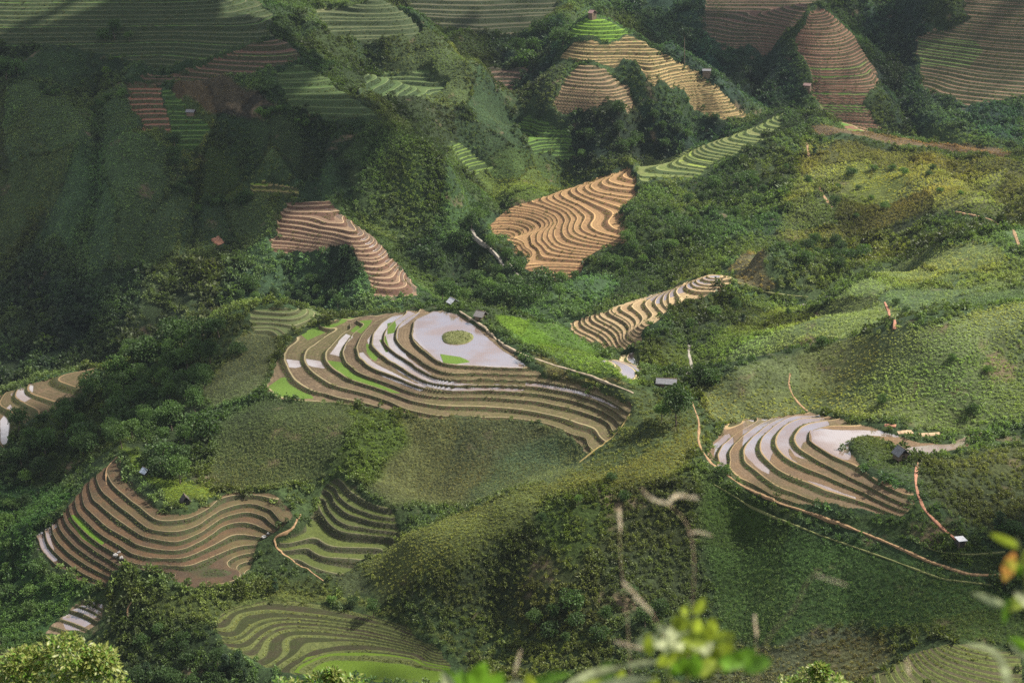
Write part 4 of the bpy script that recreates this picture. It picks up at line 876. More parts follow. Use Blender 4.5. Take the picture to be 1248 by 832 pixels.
def tree_kind(seed, leaf, n_lobe, n_leaf, rx, rz, cz, trunk_r=.22, leafsize=.55, lobe=(1.3, 2.2), cone=0.):
    """tree 10 m tall"""
    rng = np.random.default_rng(seed); bm = bmesh.new()
    top = np.array([rng.normal(0, .3), rng.normal(0, .3), cz + rz * .35])
    tube(bm, [(0, 0, -.8), (0, 0, .3), tuple(top * .5 + [rng.normal(0, .15), rng.normal(0, .15), 0]), tuple(top)], [trunk_r * 1.5, trunk_r, trunk_r * .75, trunk_r * .25])
    C = []; tries = 0
    while len(C) < n_lobe and tries < 4000:
        tries += 1
        p = rng.uniform(-1, 1, 3)
        if np.linalg.norm(p) > 1: continue
        zf = (p[2] + 1) / 2; sx = rx * (1 - cone * zf)
        q = np.array([p[0] * sx, p[1] * sx, cz + p[2] * rz]); r = rng.uniform(*lobe) * (1 - .5 * cone * zf)
        if all(np.linalg.norm(q - c[0]) > .55 * min(r, c[1]) for c in C): C.append((q, r))
    for q, r in C[:7]:
        m = np.array([0, 0, max(cz - rz * .9, q[2] * .45)])
        tube(bm, [tuple(m), tuple((m + q) / 2 + [0, 0, -.15]), tuple(q)], [trunk_r * .5, trunk_r * .35, trunk_r * .12], 5)
    tm = bm_mesh('trunk', bm, M_BARK)
    Ps, Ds, Sh = [], [], []
    per = n_leaf // len(C)
    for q, r in C:
        d = rng.normal(size=(per, 3)); d /= np.linalg.norm(d, axis=1, keepdims=True); d[:,2] = np.where(d[:,2] < -.45, -d[:,2], d[:,2])
        rr = r * rng.uniform(.62, 1.05, (per, 1)); Ps.append(q + d * rr * [1, 1, .8]); Ds.append(d + rng.normal(0, .75, (per, 3)))
        Sh.append(np.clip(rng.normal(.5, .2) + rng.normal(0, .22, per), 0, 1))
    V_, F_ = leaf_quads(np.concatenate(Ps), np.concatenate(Ds), leafsize, rng, .75, .4)
    return tm, leaf_mesh('crown', V_, F_, LEAFM[leaf], rng, np.concatenate(Sh))
KINDS = {}
for i in range(3):
    KINDS['round', i] = tree_kind(20 + i, 'dark', 22, 1900, 2.9, 2.8, 6.3)
    KINDS['mid', i] = tree_kind(30 + i, 'mid', 18, 1500, 2.9, 2.6, 6.2)
    KINDS['tall', i] = tree_kind(40 + i, 'blue', 22, 1500, 1.7, 4.2, 5.6, lobe=(.8, 1.35), cone=.55, leafsize=.45)
    KINDS['bush', i] = tree_kind(50 + i, 'mid', 16, 1000, 4.4, 3.1, 4.6, trunk_r=.3, lobe=(1.9, 3.), leafsize=.95)
    KINDS['darkbush', i] = tree_kind(60 + i, 'dark', 16, 1000, 4.6, 3.1, 4.5, trunk_r=.3, lobe=(1.9, 3.), leafsize=.95)
    KINDS['bright', i] = tree_kind(70 + i, 'bright', 16, 1300, 3.4, 2.8, 5.9, leafsize=.6)
KINDS['lone', 0] = tree_kind(80, 'blue', 9, 500, 1.5, 1.5, 8.3, trunk_r=.14, lobe=(.5, .9), leafsize=.4)
NTREE = [0]
def plant(name, kind, loc, h, label, cat, group=None):
    NTREE[0] += 1; i = int(RNG.integers(0, 3)) if kind != 'lone' else 0
    tm, cm = KINDS[kind, i]
    t = empty(name, loc, float(RNG.uniform(0, 6.28))); s = h / 10.; w = float(RNG.uniform(.88, 1.15)); t.scale = (s * w, s * w, s)
    tag(t, label, cat, group)
    for nm, me in (('trunk', tm), ('crown', cm)):
        o = bpy.data.objects.new(nm, me); link(o, t)
    return t
def grove(poly, n, kinds, hr, label, group, Ymax, Ymin=300., name='tree', cat='tree', sep=.6):
    P = ground_poly(poly, Ymax, Ymin, step=12); got = []; tries = 0
    while len(got) < n and tries < n * 60:
        tries += 1
        x, y = RNG.uniform(P.min(0), P.max(0))
        if inside(P, np.array([x]), np.array([y]), .5)[0] < .5: continue
        h = float(RNG.uniform(*hr))
        if any((x-a)**2 + (y-b)**2 < (sep * .5 * (h + c))**2 for a, b, c in got): continue
        z, tl_, rid_ = land(np.array([x]), np.array([y]), True)
        if rid_[0] >= 0: continue
        got.append((x, y, h)); plant(name, kinds[int(RNG.integers(0, len(kinds)))], (x, y, float(z[0])), h, label, cat, group)
    return len(got)
DB = ['round', 'round', 'round', 'mid', 'darkbush']
grove([(118,466),(170,428),(250,398),(298,386),(320,388),(300,425),(255,455),(245,500),(250,560),(245,592),(190,588),(165,545),(135,550),(60,596),(5,596),(-20,570),(20,525),(100,490)], 84, DB, (7, 12.5), 'dark leafy tree standing in the wood left of the central terraced hill', 'trees of the wood left of the central hill', 640, 440)
grove([(300,345),(330,345),(392,340),(415,362),(435,380),(330,380),(290,368)], 22, ['round', 'round', 'darkbush', 'mid'], (6, 9.5), 'dark tree in the thicket in front of the shining wet terraces', 'trees below the shining wet terraces', 900, 640)
grove([(560,250),(600,262),(590,300),(640,335),(690,350),(720,370),(690,392),(640,385),(600,378),(530,372),(545,330)], 34, ['round', 'mid', 'darkbush', 'mid'], (8, 14), 'tree in the narrow valley behind the pond hill', 'trees along the valley floor', 960, 620)
grove([(730,318),(772,285),(800,300),(850,290),(820,330),(740,345),(700,345)], 16, ['round', 'mid', 'darkbush'], (7, 12), 'tree in the dark gully right of the orange terraces', 'trees in the gully by the orange terraces', 960, 700)
grove([(985,300),(1050,290),(1060,325),(1010,345),(985,355),(950,345)], 12, ['round', 'darkbush'], (7, 11), 'dark tree in the clump above the light green maize slope', 'trees above the maize slope', 880, 640)
grove([(815,252),(900,210),(975,188),(980,218),(900,268),(830,290)], 14, ['darkbush', 'round', 'mid'], (6, 10), 'dark bushy tree on the shaded bank below the grassy crest terraces', 'trees below the crest terraces', 1050, 820)
grove([(690,735),(790,730),(840,755),(800,785),(720,790),(640,770)], 13, ['darkbush', 'round', 'mid'], (4, 7), 'dark bush crowding the gully under the green mound', 'bushes in the gully under the mound', 400, 335, 'bush', 'bush')
grove([(165,765),(250,770),(290,800),(320,832),(160,840)], 16, ['round', 'darkbush', 'tall'], (3.5, 6.5), 'dark tree in the hollow behind the yellow green bush', 'trees in the bottom left hollow', 420, 345)
grove([(-10,600),(50,600),(35,650),(60,690),(110,730),(40,755),(-20,760)], 18, ['darkbush', 'bush'], (3, 6), 'green bush on the steep bank at the left edge below the wood', 'bushes on the left bank', 520, 370, 'bush', 'bush')
grove([(645,35),(690,45),(680,75),(640,90),(620,60)], 8, ['round', 'darkbush'], (12, 18), 'dark tree beside the far pointed hill', 'trees left of the pointed hill', 1300, 1080)
grove([(1000,205),(1100,210),(1260,230),(1260,258),(1120,262),(1000,285)], 14, ['darkbush', 'bush'], (3.5, 6), 'round bush scattered on the sunlit upper right slope', 'bushes on the upper right slope', 1000, 700, 'bush', 'bush', 2.)
grove([(700,165),(760,140),(860,160),(780,195),(710,205)], 14, ['darkbush', 'round'], (7, 12), 'dark tree on the shaded slope under the far pointed hill', 'trees under the pointed hill', 1120, 960)
grove([(40,108),(165,121),(165,130),(40,116)], 9, ['darkbush', 'bush'], (4, 7), 'dark bush in the hedge line under the long top left terraces', 'bushes in the upper hedge line', 1150, 800, 'bush', 'bush')
grove([(205,180),(225,183),(235,245),(218,250)], 9, ['darkbush', 'round'], (5, 9), 'dark tree in the hedge below the green bowl of steps', 'trees in the hedge below the green steps', 1100, 780)
grove([(235,247),(310,245),(310,256),(235,257)], 9, ['darkbush', 'bush'], (5, 8), 'dark bush in the hedge line above the shining wet terraces', 'bushes in the lower hedge line', 1050, 760, 'bush', 'bush')
grove([(300,150),(352,140),(420,132),(420,139),(352,149),(300,158)], 9, ['darkbush', 'bush'], (4, 7), 'dark bush along the track under the green crest plots', 'bushes along the crest track', 1100, 800, 'bush', 'bush')
for px, py, h, kind, label, cat in [
  (824, 519, 15, 'round', 'big leafy green tree beside the grey roofed hut on the saddle', 'tree'), (806, 514, 8, 'mid', 'smaller tree leaning on the big tree by the grey roofed hut', 'tree'),
  (852, 468, 8, 'round', 'dark tree at the head of the white track', 'tree'), (866, 468, 6.5, 'darkbush', 'dark bush right beside the tree at the head of the white track', 'bush'),
  (455, 752, 6.5, 'round', 'lone round dark tree right of the low ringed terraces', 'tree'), (336, 722, 6, 'tall', 'small pointed dark tree above the low ringed terraces', 'tree'), (430, 738, 3.6, 'darkbush', 'low dark bush between the pointed tree and the lone round tree', 'bush'), (405, 735, 3.2, 'bush', 'small green bush on the rim of the low ringed terraces', 'bush'),
  (1216, 650, 8, 'tall', 'bluish dark tree behind the white roofed shed at right', 'tree'), (1232, 655, 6, 'darkbush', 'dark bush at the right edge beside the bluish tree', 'bush'),
  (1002, 422, 4.5, 'darkbush', 'dark bush on the grassy ridge line at right', 'bush'), (1092, 372, 3.6, 'darkbush', 'small dark bush above the red track on the maize slope', 'bush'), (1104, 380, 3, 'darkbush', 'smallest dark bush above the red track', 'bush'), (960, 386, 4.5, 'round', 'dark tree below the brown patch beside the white strip', 'tree'),
  (1076, 492, 4, 'darkbush', 'dark shrub above the pale cut banks on the grassy slope', 'bush'), (1184, 505, 4.6, 'darkbush', 'dark shrub high on the grassy slope above the right paddies', 'bush'), (1204, 455, 3.4, 'bush', 'green shrub high on the grassy slope at right', 'bush'), (1160, 440, 3., 'darkbush', 'dark shrub near the top of the grassy slope', 'bush'),
  (834, 78, 30, 'lone', 'tall thin lone tree far behind the cream terraces', 'tree'), (275, 822, 8, 'tall', 'dark blue green tree left of the low ringed terraces', 'tree'), (292, 818, 7.5, 'tall', 'second dark blue green tree touching the ringed terraces', 'tree'),
  (140, 48, 15, 'round', 'dark tree standing among the long top left terraces', 'tree'), (128, 50, 10, 'darkbush', 'dark bush beside the tree among the top left terraces', 'bush'), (158, 52, 9, 'mid', 'green bush right of the tree among the top left terraces', 'bush'),
  (8, 98, 17, 'round', 'dark tree at the left edge below the long terraces', 'tree'), (22, 92, 12, 'darkbush', 'dark bush in front of the tree at the left edge', 'bush'), (130, 93, 7, 'bright', 'pale green bush at the corner of the red earth steps', 'bush'),
  (992, 190, 9, 'tall', 'dark tree where the footpath starts on the crest', 'tree'), (983, 228, 8, 'round', 'dark tree beside the footpath below the crest', 'tree'), (1038, 215, 7, 'darkbush', 'dark bush in the bright grass of the upper right slope', 'bush'),
  (896, 382, 8, 'round', 'dark tree between the pale spur terraces and the maize slope', 'tree'), (905, 395, 6, 'tall', 'slim dark tree left of the white strip', 'tree'), (870, 385, 6, 'bush', 'green bush under the pale spur terraces', 'bush'), (842, 400, 5.5, 'darkbush', 'dark bush below the middle of the pale spur', 'bush'),
  (395, 433, 5, 'round', 'small dark tree on the maize bank left of the ploughed fields', 'tree') if False else (290, 432, 6, 'darkbush', 'dark bush at the top of the light green bank left of the central hill', 'bush'),
  (760, 610, 4, 'darkbush', 'dark bush at the head of the mound gully', 'bush'), (745, 585, 3, 'darkbush', 'small dark bush on the mound crest', 'bush'), (705, 615, 4, 'mid', 'yellow green bush on the front of the mound', 'bush'), (660, 640, 4.5, 'round', 'dark shrub in the fold of the mound', 'bush'),
  (880, 580, 4, 'darkbush', 'dark bush under the bend of the earth path', 'bush')]:
    Ym = {834: 1400}.get(px, 1300 if py < 110 else 1100 if py < 240 else 800)
    plant('bush' if cat == 'bush' else 'tree', kind, spot(px, py, Ym), h, label, cat)
print('trees', NTREE[0])
# ----------------------------------------------------------------- paths, laid on the land
def trail(name, pts, w, mat, label, lift=.05):
    d = np.gradient(pts, axis=0); d /= np.linalg.norm(d, axis=1, keepdims=True) + 1e-9; nrm = np.stack([-d[:,1], d[:,0]], 1)
    n = len(pts); ww = w * (1 + .8 * fbm(np.arange(n) * .7, np.full(n, w * 37.), 5., 3, 3))
    offs = np.array([-.55, -.5, -.17, .17, .5, .55]); rows = pts[:, None] + nrm[:, None] * (offs[None, :, None] * ww[:, None, None])
    zc_ = hzs(rows[..., 0].ravel(), rows[..., 1].ravel()).reshape(n, -1)
    zl = np.maximum(zc_, zc_.max(1, keepdims=True) - .12 * w) + lift; zl[:, 0] = zc_[:, 0] - .12; zl[:, -1] = zc_[:, -1] - .12
    V_ = np.concatenate([rows, zl[..., None]], -1).reshape(-1, 3); k = len(offs)
    i = (np.arange(n - 1)[:, None] * k + np.arange(k - 1)[None]).ravel(); F_ = np.stack([i, i + 1, i + k + 1, i + k], 1)
    me = mesh_np(name, V_, F_, 4); me.materials.append(mat)
    return tag(link(bpy.data.objects.new(name, me)), label, name.replace('_', ' '), kind='structure')
for q in TRAILS: trail('path', *q)
for q in SCARS: trail('clay_bank', *q)
# ----------------------------------------------------------------- islet in the pond
c = Vector(at(557, 411.5, z=-190.)); bm = bmesh.new(); nr, ns = 8, 40
rings = []
for i in range(nr):
    t = i / (nr - 1); r = 1 - t; zt = -.35 if i == 0 else .75 * (1 - (1 - t) ** 3) + .05 * math.sin(i * 2)
    if i == 1: r = .97
    rings.append([bm.verts.new((6.3 * r * (1 + .06 * math.sin(3 * a + 1)) * math.cos(a), 8.2 * r * math.sin(a) * (1 + .05 * math.cos(2 * a)), zt)) for a in [6.2832 * k / ns for k in range(ns)]])
for a, b in zip(rings, rings[1:]):
    for k in range(ns): bm.faces.new((a[k], a[(k+1) % ns], b[(k+1) % ns], b[k]))
isl = tag(link(bpy.data.objects.new('islet', bm_mesh('islet', bm, simple('islet_turf', (.08, .085, .03), .95, .4, 1.5)))), 'oval grassy islet in the pond on the hilltop', 'islet'); isl.location = c
rng = np.random.default_rng(4); n = 500; a = rng.uniform(0, 6.28, n); r = np.sqrt(rng.uniform(0, 1, n)) * .95
P = np.stack([6.2 * r * np.cos(a), 8. * r * np.sin(a), .62 * (1 - r ** 3) + .05], 1); D = np.stack([rng.normal(0, .5, n), rng.normal(0, .5, n), np.ones(n)], 1)
link(bpy.data.objects.new('grass', leaf_mesh('grass', *leaf_quads(P, D, .7, rng, .3, .4), mat_leaf('islet_grass', None, (.09, .1, .032), var=.45), rng)), isl)['kind'] = 'stuff'
# ----------------------------------------------------------------- huts
M_WOOD = simple('weathered_wood', (.13, .095, .065), .9, .35, 3.); M_THATCH = simple('grey_thatch', (.13, .12, .115), .95, .35, 4.); M_TIN = simple('grey_tin', (.13, .13, .135), .8, .25, 2., .2); M_WHITE = simple('white_sheet', (.36, .36, .37), .8, .2, 2., .4); M_DARK = simple('dark_thatch', (.045, .04, .036), .95, .4, 3.); M_BLUE = simple('bluish_sheet', (.3, .33, .38), .8, .2, 2., .4); M_PINK = simple('pinkish_tile', (.25, .16, .14), .8, .2, 2.); M_DOOR = simple('dark_door', (.03, .025, .02), .9, .3, 4.)
def box(bm, x0, x1, y0, y1, z0, z1):
    v = [bm.verts.new((x, y, z)) for z in (z0, z1) for x, y in ((x0, y0), (x1, y0), (x1, y1), (x0, y1))]
    for f in ((3,2,1,0),(4,5,6,7),(0,1,5,4),(1,2,6,5),(2,3,7,6),(3,0,4,7)): bm.faces.new([v[k] for k in f])
def hut(name, px, py, w, d, hw, hr, rz, roof, wall, label, stilts=0., Ymax=1790., cat='hut', open_=False, over=.45, mono=False):
    p = spot(px, py, Ymax); t = empty(name, p, math.radians(rz)); tag(t, label, cat); b = -.5; fl = stilts
    zz = [hz(p.x + math.cos(math.radians(rz)) * sx * w * .45 - math.sin(math.radians(rz)) * sy * d * .45, p.y + math.sin(math.radians(rz)) * sx * w * .45 + math.cos(math.radians(rz)) * sy * d * .45) - p.z for sx in (-1, 1) for sy in (-1, 1)]
    up = max(0, max(zz)); fl += up * .8; low = min(zz) - .4
    for sx in (-1, 1):
        for sy in (-1, 1):
            bm = bmesh.new(); tube(bm, [(sx * (w/2 - .12), sy * (d/2 - .12), low), (sx * (w/2 - .12), sy * (d/2 - .12), fl + hw - .03)], [.11, .09], 8); link(bpy.data.objects.new('post', bm_mesh('post', bm, M_WOOD)), t)
    bm = bmesh.new()
    x0, x1, y0, y1 = -w/2 + .06, w/2 - .06, -d/2 + .06, d/2 - .06; z0 = fl - .05 if stilts or open_ else low
    if open_: box(bm, x0, x1, y1 - .08, y1, z0, fl + hw); box(bm, x0, x0 + .08, y0, y1 - .085, z0, fl + hw)
    else:
        box(bm, x0, x1, y0, y1, z0, fl + hw)
        if not mono:
            for y in (y0, y1):      # gables
                v = [bm.verts.new(q) for q in ((x0, y, fl + hw), (x1, y, fl + hw), (0, y, fl + hw + hr - .08))]
    link(bpy.data.objects.new('wall', bm_mesh('wall', bm, wall, False)), t)
    bm = bmesh.new(); th = .16; o = over
    prof = [(-w/2 - o, fl + hw + .3 - .0), (w/2 + o, fl + hw + hr)] if mono else [(-w/2 - o, fl + hw - o * hr / (w/2)), (0, fl + hw + hr), (w/2 + o, fl + hw - o * hr / (w/2))]
    A_ = [[bm.verts.new((x, y, z + dz)) for x, z in prof] for y in (-d/2 - o, d/2 + o) for dz in (0, th)]
    k = len(prof)
    for j in range(k - 1):
        bm.faces.new((A_[1][j], A_[1][j+1], A_[3][j+1], A_[3][j])); bm.faces.new((A_[0][j+1], A_[0][j], A_[2][j], A_[2][j+1]))
        bm.faces.new((A_[0][j], A_[0][j+1], A_[1][j+1], A_[1][j])); bm.faces.new((A_[2][j+1], A_[2][j], A_[3][j], A_[3][j+1]))
    bm.faces.new((A_[0][0], A_[1][0], A_[3][0], A_[2][0])); bm.faces.new((A_[1][-1], A_[0][-1], A_[2][-1], A_[3][-1]))
    ro = link(bpy.data.objects.new('roof', bm_mesh('roof', bm, roof, False)), t)
    if not mono:
        bm = bmesh.new(); tube(bm, [(0, -d/2 - o - .05, fl + hw + hr + th), (0, d/2 + o + .05, fl + hw + hr + th)], [.13, .13], 8); link(bpy.data.objects.new('ridge_cap', bm_mesh('ridge_cap', bm, M_WOOD)), ro)
    if not open_:
        bm = bmesh.new(); box(bm, -.42, .42, -d/2 - .01, -d/2 + .055, fl + .02, fl + min(1.8, hw - .1)); link(bpy.data.objects.new('door', bm_mesh('door', bm, M_DOOR, False)), t)
    return t
hut('hut', 586, 388, 4.2, 3.4, 1.5, 1.5, 60, M_THATCH, M_WOOD, 'dark thatched hut on the rim beside the pond', Ymax=600)
hut('hut', 552, 372, 3.6, 3.0, 1.4, 1.5, 35, M_WHITE, M_WOOD, 'white roofed hut just behind the pond rim', Ymax=640)
hut('hut', 812, 471, 3.4, 6.6, 1.2, 1.2, 80, M_TIN, M_WOOD, 'long low hut with a grey roof on the saddle by the big tree', Ymax=640)
hut('hut', 1097, 562, 3.6, 3.2, 2.0, 1.9, 20, M_TIN, M_WOOD, 'stilted wooden hut with a steep grey pointed roof beside the crescent paddies', stilts=.9, Ymax=480)
hut('shed', 1170, 665, 2.2, 2.6, 1.3, .35, 10, M_WHITE, M_DARK, 'small dark shed with a flat white roof at the end of the red track', Ymax=480, cat='shed', mono=True, over=.25)
hut('shed', 178, 577, 2.6, 2.4, 1.0, 1.1, 50, M_BLUE, M_DARK, 'shed with a bluish white roof on the bright grass under the wood', Ymax=520, cat='shed')
hut('shed', 226, 612, 2.6, 2.4, .9, 1.6, 25, M_DARK, M_DARK, 'small dark thatched shelter at the edge of the bright grass', Ymax=480, cat='shed')
hut('hut', 233, 141, 3.4, 5.5, 1.1, 1.2, 75, M_TIN, M_WOOD, 'pale roofed hut beside the green bowl of steps on the left slope', Ymax=1150)
hut('hut', 722, 21, 5, 4.5, 2.2, 2.0, 40, M_PINK, M_WOOD, 'tiny pinkish hut on top of the far pointed hill', Ymax=1200)
hut('hut', 861, 91, 3.4, 6, 1.1, 1.1, 80, M_TIN, M_WOOD, 'pale roofed hut behind the cream terraces', Ymax=1400)
hut('hut', 984, 109, 4, 5.5, 1.2, 1.5, 60, M_PINK, M_WOOD, 'pinkish house at the edge of the reddish far terraces', Ymax=1300)
# rocks
def boulder(px, py, r, label, Ymax=500):
    p = spot(px, py, Ymax); bm = bmesh.new(); bmesh.ops.create_icosphere(bm, subdivisions=3, radius=r); s_ = px * .37
    for v in bm.verts:
        n_ = v.co.normalized(); v.co *= 1 + .28 * math.sin(n_.x * 3.1 + s_) * math.cos(n_.y * 2.7 - s_) + .12 * math.sin(n_.z * 7 + s_ * 2); v.co.z *= .75
    o = link(bpy.data.objects.new('boulder', bm_mesh('boulder', bm, M_ROCK, False))); o.location = p + Vector((0, 0, r * .25)); tag(o, label, 'boulder')
M_ROCK = simple('pale_rock', (.2, .19, .18), .9, .4, 1.5)
boulder(141, 677, .8, 'left pale boulder in the middle of the brown fan terraces'); boulder(148, 680, .65, 'right pale boulder beside its twin in the brown fan terraces'); boulder(145, 673, .55, 'smaller pale boulder behind the two in the brown fan terraces')
boulder(322, 655, .8, 'white boulder beside the footpath left of the hollow terraces'); boulder(327, 650, .5, 'small white boulder just behind the boulder by the footpath')
# ----------------------------------------------------------------- plants beside the photographer
def mat_near(name, col, tip=None, trans=.45):
    s = N(name); n = s.noise(28., 4., .6).outputs[0]
    c = s.mix(s.ramp(n, .42, .62), col, tip or tuple(.65 * q for q in col)); lf = s.attr('leaf').outputs['Fac']
    v = s.n('ShaderNodeVectorMath', operation='SCALE'); s.put(v.inputs[0], c); s.put(v.inputs['Scale'], s.math('MULTIPLY_ADD', lf, .7, .65))
    b = s.bsdf(Base_Color=v.outputs[0], Roughness=.45); b.inputs['Specular IOR Level'].default_value = .35
    t = s.n('ShaderNodeBsdfTranslucent'); s.put(t.inputs[0], v.outputs[0]); m = s.n('ShaderNodeMixShader'); m.inputs[0].default_value = trans
    s.t.links.new(b.outputs[0], m.inputs[1]); s.t.links.new(t.outputs[0], m.inputs[2]); return s.done(m.outputs[0])
M_STEM = simple('green_stem', (.09, .11, .03), .7, .3, 30.); M_STRAW = simple('dry_stem', (.36, .27, .17), .85, .25, 30.)
ML_Y = mat_near('yellow_green_leaf', (.24, .3, .03)); ML_G = mat_near('fresh_green_leaf', (.12, .24, .02)); ML_P = mat_near('pale_leaf', (.42, .45, .24)); ML_O = mat_near('rusty_leaf', (.34, .16, .04), (.2, .2, .03)); M_PLUME = mat_near('seed_plume', (.8, .7, .52), (.62, .5, .36), .6)
M_BUSHY = mat_near('bush_leaf', (.15, .19, .035), (.24, .24, .07)); M_BUSHG = mat_near('bush_leaf_green', (.085, .17, .02), (.14, .22, .03))
def blade(bm_lists, base, tip, width, up, segs=6, bendv=(0, 0, 0), peak=.45):
    """one real leaf: tapered, folded along its midrib"""
    Vs, Fs = bm_lists; base = np.array(base, float); tip = np.array(tip, float); up = np.array(up, float); bendv = np.array(bendv, float)
    d = tip - base; L_ = np.linalg.norm(d); side = np.cross(d / L_, up); side /= np.linalg.norm(side) + 1e-9; nrm = np.cross(side, d / L_); o = len(Vs)
    for i in range(segs + 1):
        t = i / segs; c = base + d * t + bendv * (4 * t * (1 - t)) * L_; w = width * .5 * (math.sin(math.pi * min(.999, t ** (math.log(.5) / math.log(peak))))) ** .8 + width * .02
        Vs += [c - side * w + nrm * w * .35, c, c + side * w + nrm * w * .35]
    for i in range(segs):
        a = o + 3 * i; Fs += [(a, a+1, a+4, a+3), (a+1, a+2, a+5, a+4)]
def leaf_obj(name, lists, mat, parent, rng):
    me = mesh_np(name, np.array(lists[0]), np.array(lists[1]), 4, True); attr(me, 'leaf', 'FLOAT', rng.uniform(0, 1, len(lists[1])), 'FACE'); me.materials.append(mat)
    return link(bpy.data.objects.new(name, me), parent)
def local(t, p): return np.array(p) - np.array(t.location)
def stem_obj(name, parent, pts, r0, r1, mat, seg=6):
    bm = bmesh.new(); n = len(pts); tube(bm, [tuple(p) for p in pts], [r0 + (r1 - r0) * i / (n - 1) for i in range(n)], seg)
    return link(bpy.data.objects.new(name, bm_mesh(name, bm, mat)), parent)
def curve_px(pl, Y, k=14):
    P = np.array([at(px, py, Y=Y + dy) for px, py, dy in pl]); n = len(P); t = np.linspace(0, n - 1, k); out = []
    for u in t:
        i = min(int(u), n - 2); f = u - i; p0, p1, p2, p3 = P[max(i-1,0)], P[i], P[i+1], P[min(i+2,n-1)]
        out.append(.5*((2*p1)+(-p0+p2)*f+(2*p0-5*p1+4*p2-p3)*f*f+(-p0+3*p1-3*p2+p3)*f**3))
    return np.array(out)
def rooted(px, Y):      # foot of a plant on the ground below the picture
    x = at(px, 900, Y=Y)[0]; return Vector((x, Y, hz(x, Y)))
def plant_near(name, px, Y, label, cat): 
    t = empty(name, rooted(px, Y)); tag(t, label, cat); return t
def grass_plume(px_root, Y, stem, plumes, label, w=.012, mat=None):
    t = plant_near('grass_plume', px_root, Y, label, 'grass'); rng = np.random.default_rng(int(px_root))
    top = curve_px(stem, Y); pts = np.vstack([[0, 0, -.05], (local(t, top[0]) * .5 + [0.01, 0, 0]), [local(t, p) for p in top]])
    stem_obj('stem', t, pts, .0012, .0008, M_STRAW)
    for pl, wd in plumes:
        ax = curve_px(pl, Y, 24); Vs, Fs = [], []
        for i in range(len(ax) - 1):
            d = ax[i+1] - ax[i]
            tt = math.sin(math.pi * (i + .7) / (len(ax) + .4)) ** .7
            for k in range(8):
                r = rng.normal(size=3) * tt; e = d / np.linalg.norm(d) * wd * .9 + r * wd * .34; b = local(t, ax[i] + d * rng.uniform(0, 1))
                blade((Vs, Fs), b, b + e, wd * .12, (0, -1, .2), 2)
        leaf_obj('plume', (Vs, Fs), mat or M_PLUME, t, rng)
    return t
grass_plume(838, 3.6, [(836,870,0),(842,760,0),(846,690,0),(838,640,.05),(812,612,.05)], [([(780,592,.05),(792,606,.05),(812,612,.05),(826,604,.05),(846,606,.05)], .017), ([(836,652,.04),(850,648,.04),(866,652,.04)], .008)], 'tallest beige grass plume with a forked head in front of the gully')
grass_plume(760, 3.9, [(770,870,0),(765,760,0),(757,690,0),(755,646,0)], [([(756,650,0),(755,624,0)], .012)], 'thin grass stalk with a small upright pale head')
grass_plume(800, 3.3, [(822,870,0),(815,800,0),(797,752,0),(764,712,0)], [([(798,750,0),(780,732,0),(762,712,0)], .014), ([(800,794,0),(775,788,0),(752,782,0)], .011)], 'beige grass plume slanting to the left above the yellow green sapling')
grass_plume(630, 3.5, [(622,880,0),(628,830,0),(633,794,0)], [([(626,822,0),(634,794,0)], .009)], 'short dry stalk at the bottom edge left of the sapling')
grass_plume(922, 3.8, [(926,900,0),(924,830,0),(921,778,0)], [([(922,778,0),(920,752,0)], .012)], 'upright creamy white grass head right of the sapling')
grass_plume(1106, 3.6, [(1114,900,0),(1110,840,0),(1107,822,0)], [([(1109,824,0),(1105,806,0)], .010)], 'small whitish seed head at the bottom edge at right')
grass_plume(925, 3.0, [(905,900,0),(930,790,0),(965,745,0),(985,708,0),(998,694,0)], [([(992,700,0),(1012,706,0),(1030,712,0)], .006)], 'bent brown grass stalk with a drooping thin tip', mat=M_PLUME)
# sapling in the middle
def near_shrub(name, px, Y, stems, leaves, label, cat, seed):
    t = plant_near(name, px, Y, label, cat); rng = np.random.default_rng(seed)
    for st in stems:
        top = curve_px(st, Y, 10); stem_obj('stem', t, np.vstack([[0, 0, -.05], local(t, top[0]) * .5, [local(t, p) for p in top]]), .006, .002, M_STEM)
    for mat, nm, lst in leaves:
        for (x0, y0, x1, y1, wpx) in lst:
            Vs, Fs = [], []; dy = rng.uniform(-.12, .12); a = local(t, at(x0, y0, Y=Y + dy)); b = local(t, at(x1, y1, Y=Y + dy + rng.uniform(-.03, .03)))
            blade((Vs, Fs), a, b, wpx / FPX * Y * 1.02, (rng.normal(0, .3), -1, .5 + rng.normal(0, .3)), 6, (0, 0, rng.uniform(-.02, .1)))
            leaf_obj(nm, (Vs, Fs), mat, t, rng)
    return t
rg = np.random.default_rng(12)
def spray(cx, cy, rx, ry, n, ln, w):
    out = []
    for _ in range(n):
        a = rg.uniform(0, 6.28); r = math.sqrt(rg.uniform(0, 1)); x = cx + rx * r * math.cos(a); y = cy + ry * r * math.sin(a); th = rg.uniform(0, 6.28); l = ln * rg.uniform(.7, 1.25)
        out.append((x, y, x + l * math.cos(th), y - abs(l * math.sin(th)) * .8 + l * .15, w * rg.uniform(.8, 1.2)))
    return out
